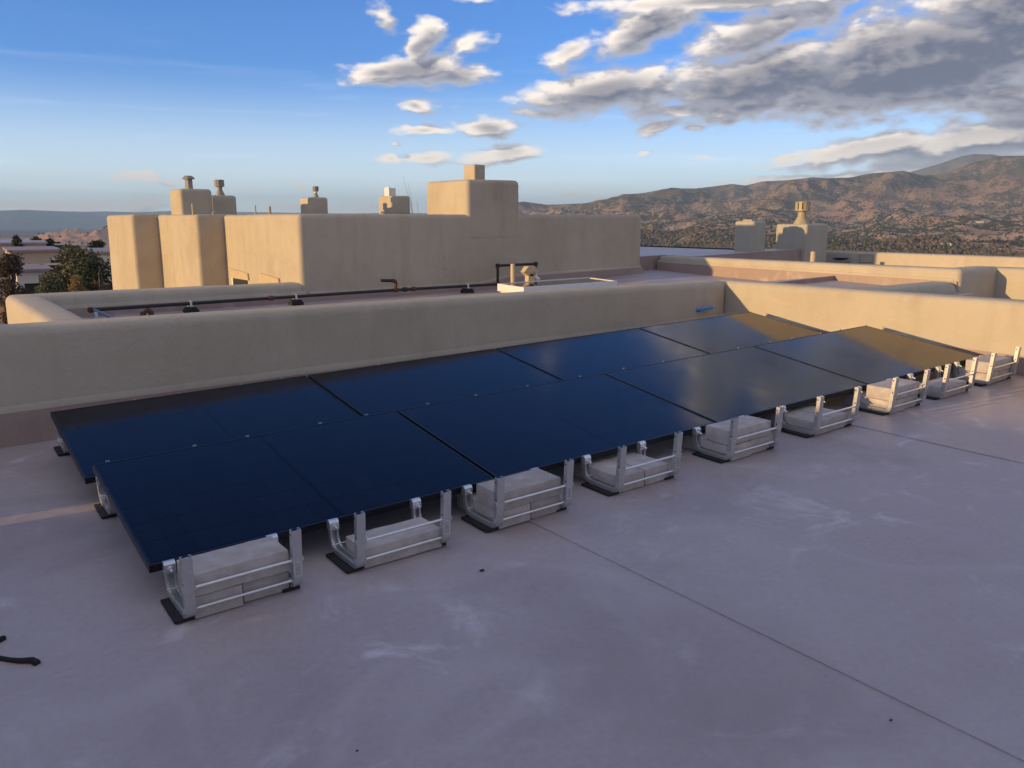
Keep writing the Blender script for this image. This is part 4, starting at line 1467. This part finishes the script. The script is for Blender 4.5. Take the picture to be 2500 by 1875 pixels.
_s = MB()
_s.add([(-.013, on_post(.075) - .0008, .075), (.013, on_post(.075) - .0008, .075), (.013, on_post(.142) - .0008, .142), (-.013, on_post(.142) - .0008, .142)], [(0, 1, 2, 3)])
ME_STK = mesh('sticker', _s.v, _s.f)
_k = MB()
rs = random.Random(3)
for k in range(6):
    x = -.0105 + k * .0038
    za = .080
    while za < .134:
        zb = min(za + rs.uniform(.008, .03), .137)
        _k.add([(x, on_post(za) - .0014, za), (x + .0022, on_post(za) - .0014, za), (x + .0022, on_post(zb) - .0014, zb), (x, on_post(zb) - .0014, zb)], [(0, 1, 2, 3)])
        za = zb + .004
ME_INK = mesh('sticker_print', _k.v, _k.f)

TRAY_WHERE = ['nearest the camera, under the corner of the nearest panel', 'second from the near end, with one block lying inside',
              'third from the near end, at the first joint of the panels', 'fourth from the near end, holding two flat blocks',
              'in the middle of the front row under a panel joint', 'fourth from the far end, holding two flat blocks',
              'third from the far end, at the last joint of the panels', 'second from the far end, with one block lying inside',
              'farthest along the front row, beside the golden wall']


def tray(x, y, label, group, top=False, sticker=True, ground=0.0):
    e = empty('ballast_tray')
    e.matrix_world = ROOF_Q @ Matrix.Translation((x, y, 0.004))
    tag(e, label, 'ballast tray', group)
    for s_ in (0, 1):
        rail = link('strut', ME_STRUT, M_GALV, e, (s_ * SEP, 0, 0))
        link('rubber_pad', ME_PAD, M_RUBBER, e, (s_ * SEP, 0, 0))
        cl = link('panel_clamp', ME_CLAMP, M_ROD, e, (s_ * SEP, 0, 0))
        link('bolt', ME_BOLT, M_ROD, cl)
        tag(link('bolt_hole', ME_HOLE, M_DARKSLOT, rail), kind='stuff')
        if top:
            link('top_clamp', ME_TOP, M_ROD, e, (s_ * SEP, -.318, 0))
    if sticker:
        st = link('sticker', ME_STK, M_PAPER, e, (SEP, 0, 0))
        link('sticker_print', ME_INK, M_INK, st)
    link('cross_rod', ME_ROD1, M_ROD, e)
    link('cross_rod', ME_ROD2, M_ROD, e)
    link('cross_rod', ME_ROD3, M_ROD, e)
    tag(link('rod_nut', ME_NUT, M_GALV, e), kind='stuff')
    return e


for k, x in enumerate(TX):
    tray(x, 0, 'galvanised ballast tray ' + TRAY_WHERE[k], 'ballast trays along the front of the panels')

# middle line of trays (between the rows) and the rear line under the high edge of the back row
MID = [('galvanised tray foot under the left edge between the two panel rows', 0)] + [('galvanised tray hidden between the two panel rows, only its top clips showing', k) for k in range(1, 9)]
for lab, k in MID:
    tray(TX[k], YB, lab, 'trays between the panel rows', True, False)
for k in range(9):
    tray(TX[k], YB + PW * COS + .312, 'galvanised tray foot under the far left corner of the back row' if k == 0 else 'galvanised tray behind the back row, only its top clips showing',
         'trays behind the back row', True, False)

# ------------------------------------------------------------------ concrete blocks
def block_mesh(seed):
    r_ = random.Random(seed)
    bm = bmesh.new()
    bmesh.ops.create_cube(bm, size=1.0)
    for v in bm.verts:
        v.co.x *= .396
        v.co.y *= .192
        v.co.z *= .092
    bmesh.ops.subdivide_edges(bm, edges=[e_ for e_ in bm.edges if abs((e_.verts[0].co - e_.verts[1].co).x) > .1], cuts=7, use_grid_fill=True)
    bmesh.ops.subdivide_edges(bm, edges=[e_ for e_ in bm.edges if abs((e_.verts[0].co - e_.verts[1].co).y) > .1], cuts=3, use_grid_fill=True)
    ed = [e_ for e_ in bm.edges if len(e_.link_faces) == 2 and e_.calc_face_angle(0) > .5]
    bmesh.ops.bevel(bm, geom=ed, offset=.004, segments=2, affect='EDGES', profile=.6)
    for v in bm.verts:
        v.co += Vector((r_.gauss(0, .0006), r_.gauss(0, .0006), r_.gauss(0, .0005)))
    me = bpy.data.meshes.new('concrete_block')
    bm.to_mesh(me)
    bm.free()
    me.polygons.foreach_set('use_smooth', [True] * len(me.polygons))
    me.set_sharp_from_angle(angle=math.radians(32))
    me.materials.append(M_CONC)
    return me


BLK = [block_mesh(k) for k in range(5)]


def block(x, y, z, rz, label, k, tilt=0.0):
    o = bpy.data.objects.new('concrete_block', BLK[k % 5])
    COL.objects.link(o)
    o.matrix_world = ROOF_Q @ Matrix.Translation((x, y, z)) @ Matrix.Rotation(rz, 4, 'Z') @ Matrix.Rotation(tilt, 4, 'X')
    tag(o, label, 'concrete block', 'concrete blocks weighing down the trays')


HB = .092
NEAR = ['tray nearest the camera', 'second tray from the near end', 'third tray from the near end', 'fourth tray from the near end', 'middle tray of the front row',
        'fourth tray from the far end', 'third tray from the far end', 'second tray from the far end', 'farthest front tray by the golden wall']
LAY = [3, 1, 3, 2, 3, 2, 3, 1, 3]
n_b = 0
for k, x in enumerate(TX):
    cx = x + SEP / 2
    if LAY[k] == 1:
        dx = .010 if k == 1 else -.02
        block(cx + dx, -.175, .006 + HB / 2, random.uniform(-.015, .02), 'single grey concrete block lying crosswise in the ' + NEAR[k], n_b)
        n_b += 1
        continue
    y_ = -.268 + .198
    for s_, side in ((-1, 'left'), (1, 'right')):
        what = 'bottom' if LAY[k] == 3 else 'flat'
        block(cx + s_ * .1003, y_ + random.uniform(-.008, .008) + (0.012 if s_ > 0 else 0), .006 + HB / 2, PI / 2 + random.uniform(-.012, .012), side + ' ' + what + ' concrete block of the pair in the ' + NEAR[k], n_b)
        n_b += 1
    if LAY[k] == 3:
        tl = random.uniform(-.018, .018)
        block(cx + random.uniform(-.012, .004), -.178 + random.uniform(-.006, .01), .0105 + HB * 1.5, random.uniform(-.012, .02), 'top concrete block of three in the ' + NEAR[k], n_b, tl)
        n_b += 1

# ------------------------------------------------------------------ odds and ends on the roof
st_pts = [rp(-0.80, -.02, .008), rp(-.66, -.085, .009), rp(-.58, -.10, .010), rp(-.53, -.165, .009), rp(-.50, -.20, .011), rp(-.465, -.225, .012), rp(-.452, -.255, .010)]
strap = tag(MB().tube(st_pts, [.010, .010, .009, .009, .010, .012, .013], 8).build('strap', M_CORD, None, True), 'black webbing strap end lying on the roof at the left', 'strap')
s2 = [rp(-.72, .05, .008), rp(-.60, .02, .012), rp(-.545, .018, .011), rp(-.527, .03, .008)]
tag(MB().tube(s2, [.010, .012, .013, .011], 8).build('strap', M_CORD, None, True), 'second black strap loop just above the strap end at the left edge', 'strap')
def hit_roof(px, py):
    d = Vector(rayd(px, py))
    n_ = ROOF_Q @ Vector((0, 0, 1))
    c_ = Vector(CAM_C)
    return c_ + d * (-(c_.dot(n_)) / d.dot(n_))
for (px, py), s_, lab in [((1177, 1394), .011, 'small dark pebble on the roof in front of the trays'), ((2175, 1759), .005, 'tiny dark speck of grit on the roof at the lower right'),
                          ((872, 1834), .005, 'tiny dark speck of grit on the roof at the bottom')]:
    bm = bmesh.new()
    bmesh.ops.create_icosphere(bm, subdivisions=1, radius=s_)
    for v in bm.verts:
        v.co = Vector((v.co.x * random.uniform(.9, 1.6), v.co.y * random.uniform(.6, 1.0), v.co.z * random.uniform(.4, .6)))
    me = bpy.data.meshes.new('pebble')
    bm.to_mesh(me)
    bm.free()
    o = link('pebble', me, M_DARKSLOT, None, hit_roof(px, py) + Vector((0, 0, s_ * .4)))
    tag(o, lab, 'pebble')

# ------------------------------------------------------------------ trees and low buildings at the left, below the roof
GZ = -9.5


def leaf_mass(centers, n, size, seed):
    """many leaf-clump faces spread through clumpy crown volumes"""
    r_ = np.random.default_rng(seed)
    cs = np.array([c[:3] for c in centers])
    rs_ = np.array([c[3] for c in centers])
    w = rs_ ** 2
    pick = r_.choice(len(cs), n, p=w / w.sum())
    d = r_.normal(size=(n, 3))
    d /= np.linalg.norm(d, axis=1, keepdims=True)
    rad = rs_[pick] * (0.55 + 0.5 * r_.random(n) ** 0.6)
    rad *= 1 + 0.25 * np.sin(d[:, 0] * 7 + pick) * np.sin(d[:, 1] * 6 + 2 * pick) + 0.15 * np.sin(d[:, 2] * 11 + pick)
    c = cs[pick] + d * rad[:, None] * np.array([1, 1, .85])
    s = size * r_.uniform(.5, 1.3, n)
    a = r_.normal(size=(n, 3)); a /= np.linalg.norm(a, axis=1, keepdims=True)
    b = np.cross(a, r_.normal(size=(n, 3))); b /= np.linalg.norm(b, axis=1, keepdims=True)
    A, B = a * s[:, None], b * (s * .6)[:, None]
    V = np.stack([c - A, c + B, c + A, c - B], 1).reshape(-1, 3)
    F = np.arange(n * 4).reshape(n, 4)
    return V, F


def limbs(base, top, centers, r0, seed, m):
    r_ = random.Random(seed)
    base, top = Vector(base), Vector(top)
    pts = [base.lerp(top, f) + Vector((r_.uniform(-.15, .15), r_.uniform(-.15, .15), 0)) * (f > 0) for f in (0, .25, .5, .75, 1)]
    m.tube(pts, [r0, r0 * .8, r0 * .6, r0 * .4, r0 * .15], 8)
    for c in centers:
        c = Vector(c[:3])
        f = min(.85, max(.2, (c.z - base.z) / max(.1, top.z - base.z) - .2))
        s_ = base.lerp(top, f)
        mid = s_.lerp(c, .55) + Vector((r_.uniform(-.2, .2), r_.uniform(-.2, .2), .15))
        m.tube([s_, mid, c], [r0 * .4, r0 * .24, r0 * .08], 6)


M_BARK = simple('grey_bark', (0.13, 0.10, 0.075), 0.9, 0, 0.4, 3, 0.02)
def tree(label, px, py_top, py_bot, halfw_px, dist, mat, seed, n_leaf=2600, clumps=16, shape='round', leaf=.16, trunk_top=.9):
    az, el = azel(px, py_top)
    x = CAM_C[0] + dist * math.sin(math.radians(az))
    y = CAM_C[1] + dist * math.cos(math.radians(az))
    zt = CAM_C[2] + dist * math.tan(math.radians(el))
    zb = CAM_C[2] + dist * math.tan(math.radians(azel(px, py_bot)[1]))
    hw = halfw_px / FOC * dist * 1.08
    e = tag(empty('tree', (x, y, GZ)), label, 'tree')
    r_ = random.Random(seed)
    cen = []
    for k in range(clumps):
        f = (k + .5) / clumps
        if shape == 'cone':
            z = zb + (zt - zb) * f
            w = hw * (1 - f) * 1.0
            a = r_.uniform(0, 2 * PI)
            rr = r_.uniform(.15, .75) * w
            cen.append((math.cos(a) * rr, math.sin(a) * rr, z - GZ, max(.12 * hw, w * .55)))
        else:
            a = r_.uniform(0, 2 * PI)
            f2 = r_.random()
            z = zb + (zt - zb) * (.08 + .80 * f2)
            env = math.sqrt(max(.05, 1 - (2 * f2 - .9) ** 2)) if shape == 'round' else (1 - f2 * .6)
            rr = hw * env * r_.uniform(.1, .85)
            cen.append((math.cos(a) * rr, math.sin(a) * rr, z - GZ, hw * r_.uniform(.24, .42)))
    V, F = leaf_mass(cen, n_leaf, leaf * hw, seed)
    me = bpy.data.meshes.new('crown')
    fast_mesh(me, V, F)
    link('crown', me, mat, e)
    m_ = MB()
    limbs((0, 0, 0), (0, 0, (zb + (zt - zb) * trunk_top) - GZ), cen, .05 * hw + .1, seed, m_)
    m_.build('trunk', M_BARK, e, True)
    return e


M_T1 = leafmat('olive_leaves', (0.055, 0.072, 0.040), (0.14, 0.14, 0.085))
M_T2 = leafmat('rust_brown_leaves', (0.060, 0.046, 0.038), (0.105, 0.08, 0.062))
M_T3 = leafmat('blue_spruce_needles', (0.065, 0.085, 0.075), (0.12, 0.145, 0.125))
M_T4 = leafmat('golden_dry_leaves', (0.19, 0.135, 0.065), (0.28, 0.21, 0.10))
M_T5 = leafmat('dark_cedar_leaves', (0.022, 0.034, 0.022), (0.045, 0.055, 0.035))
tree('big dark olive tree with a pale upper crown in front of the low buildings', 180, 586, 800, 72, 88, M_T1, 1, 13000, 46, leaf=.048)
tree('dark olive tree leaning against the right side of the biggest tree', 226, 622, 790, 26, 84, M_T5, 2, 4200, 20, leaf=.08)
tree('reddish brown tree cut off by the left edge of the picture', 18, 608, 800, 42, 58, M_T2, 3, 6000, 26, leaf=.06)
tree('small silvery blue conifer just left of the big stucco building', 243, 650, 800, 19, 74, M_T3, 4, 4200, 32, 'cone', .10)
tree('golden dry tree low in front of the biggest tree', 186, 662, 790, 24, 76, M_T4, 5, 3200, 17, leaf=.08)
tree('broad grey green tree low at the left of the golden one', 118, 655, 800, 36, 79, M_T1, 6, 4600, 22, leaf=.07)
tree('dark round tree on the skyline above the left flat roof', 40, 576, 600, 17, 150, M_T1, 7, 1500, 10, leaf=.10)
tree('dark wide tree on the skyline left of the biggest tree', 88, 580, 603, 17, 165, M_T5, 8, 1500, 10, leaf=.10)
tree('second dark tree on the skyline touching the biggest tree', 124, 584, 604, 16, 165, M_T5, 9, 1500, 10, leaf=.10)
tree('dark trees clump on the skyline left of the big stucco building', 240, 588, 622, 24, 150, M_T5, 10, 2200, 14, leaf=.09)
tree('reddish shrub at the foot of the big stucco building', 264, 690, 740, 13, 66, M_T2, 12, 1400, 9, leaf=.10)


def low_building(label, dist, px0, px1, py_top, py_wall, parts):
    """flat roofed building below us: wall mass, roof slab, window bands"""
    az0, el = azel(px0, py_top)
    az1, _ = azel(px1, py_top)
    azm = math.radians((az0 + az1) / 2)
    w = math.radians(az1 - az0) * dist
    zt = CAM_C[2] + dist * math.tan(math.radians(el))
    x = CAM_C[0] + dist * math.sin(azm)
    y = CAM_C[1] + dist * math.cos(azm)
    e = empty('low_building', (x, y, GZ))
    e.rotation_euler = (0, 0, -azm + parts.get('rot', 0.12))
    tag(e, label, 'building', 'low adobe buildings beyond the parapet')
    k = dist / FOC
    dpt = parts.get('depth', 9.0)
    h = zt - GZ
    MB().box(-w / 2, w / 2, 0, dpt, 0, h).build('wall', parts.get('mat', M_ADOBE), e)
    MB().box(-w / 2 - .25, w / 2 + .25, -.3, dpt + .2, h + .003, h + .26).build('roof', parts.get('roof', M_FLASH), e)
    for (a, b, c0, c1) in parts.get('windows', []):
        z0, z1 = h - (c1 - py_top) * k, h - (c0 - py_top) * k
        xa, xb = -w / 2 + (a - px0) * k, -w / 2 + (b - px0) * k
        wf = MB().box(xa, xb, -.06, .05, z0, z1).build('window', M_WIN, e)
        MB().box(xa - .05, xb + .05, -.16, -.061, z1 - .02, z1 + .22).build('canopy', M_ADOBE2, wf)
    for (a, b, c0, dy) in parts.get('wings', []):
        xa, xb = -w / 2 + (a - px0) * k, -w / 2 + (b - px0) * k
        hh = h - (c0 - py_top) * k
        MB().box(xa, xb, -dy, -.302, 0, hh).build('wing', parts.get('mat', M_ADOBE), e)
        MB().box(xa - .1, xb + .1, -dy - .2, -.302, hh + .003, hh + .2).build('wing_roof', M_ADOBE2, e)
    return e


low_building('long low adobe building with a pale flat roof behind the trees', 150, -40, 112, 597, 650, {'depth': 26.0, 'roof': M_ROOF, 'windows': [(88, 120, 600, 611)], 'rot': 0.02})
low_building('grey adobe wing with dark window bands between the two left trees', 112, 24, 150, 616, 690,
             {'depth': 14.0, 'windows': [(97, 128, 633, 641), (50, 74, 645, 664), (84, 150, 644, 664)], 'rot': 0.06})
low_building('low white roofed wing nearest the parapet at the left', 96, 40, 122, 664, 700, {'depth': 8.0, 'windows': [(52, 110, 688, 712)], 'rot': 0.04, 'mat': M_ADOBE2})
low_building('pale flat roofed building seen between the big tree and the stucco mass', 110, 216, 280, 620, 690, {'depth': 15.0, 'windows': [], 'wings': [], 'rot': 0.0, 'mat': M_ADOBE2})

# ------------------------------------------------------------------ air
hz = MB().box(-20400, 20400, -20400, 20400, -217, 560).build('haze', None)
mh = bpy.data.materials.new('haze')
mh.use_nodes = True
th = NT(mh.node_tree)
th.n.clear()
pv_ = th.node('ShaderNodeVolumePrincipled')
pv_.inputs['Color'].default_value = (0.46, 0.70, 1.0, 1)
pv_.inputs['Density'].default_value = 0.000075
pv_.inputs['Anisotropy'].default_value = 0.0
th.l.new(pv_.outputs[0], th.node('ShaderNodeOutputMaterial').inputs['Volume'])
hz.data.materials.append(mh)
tag(hz, kind='stuff')
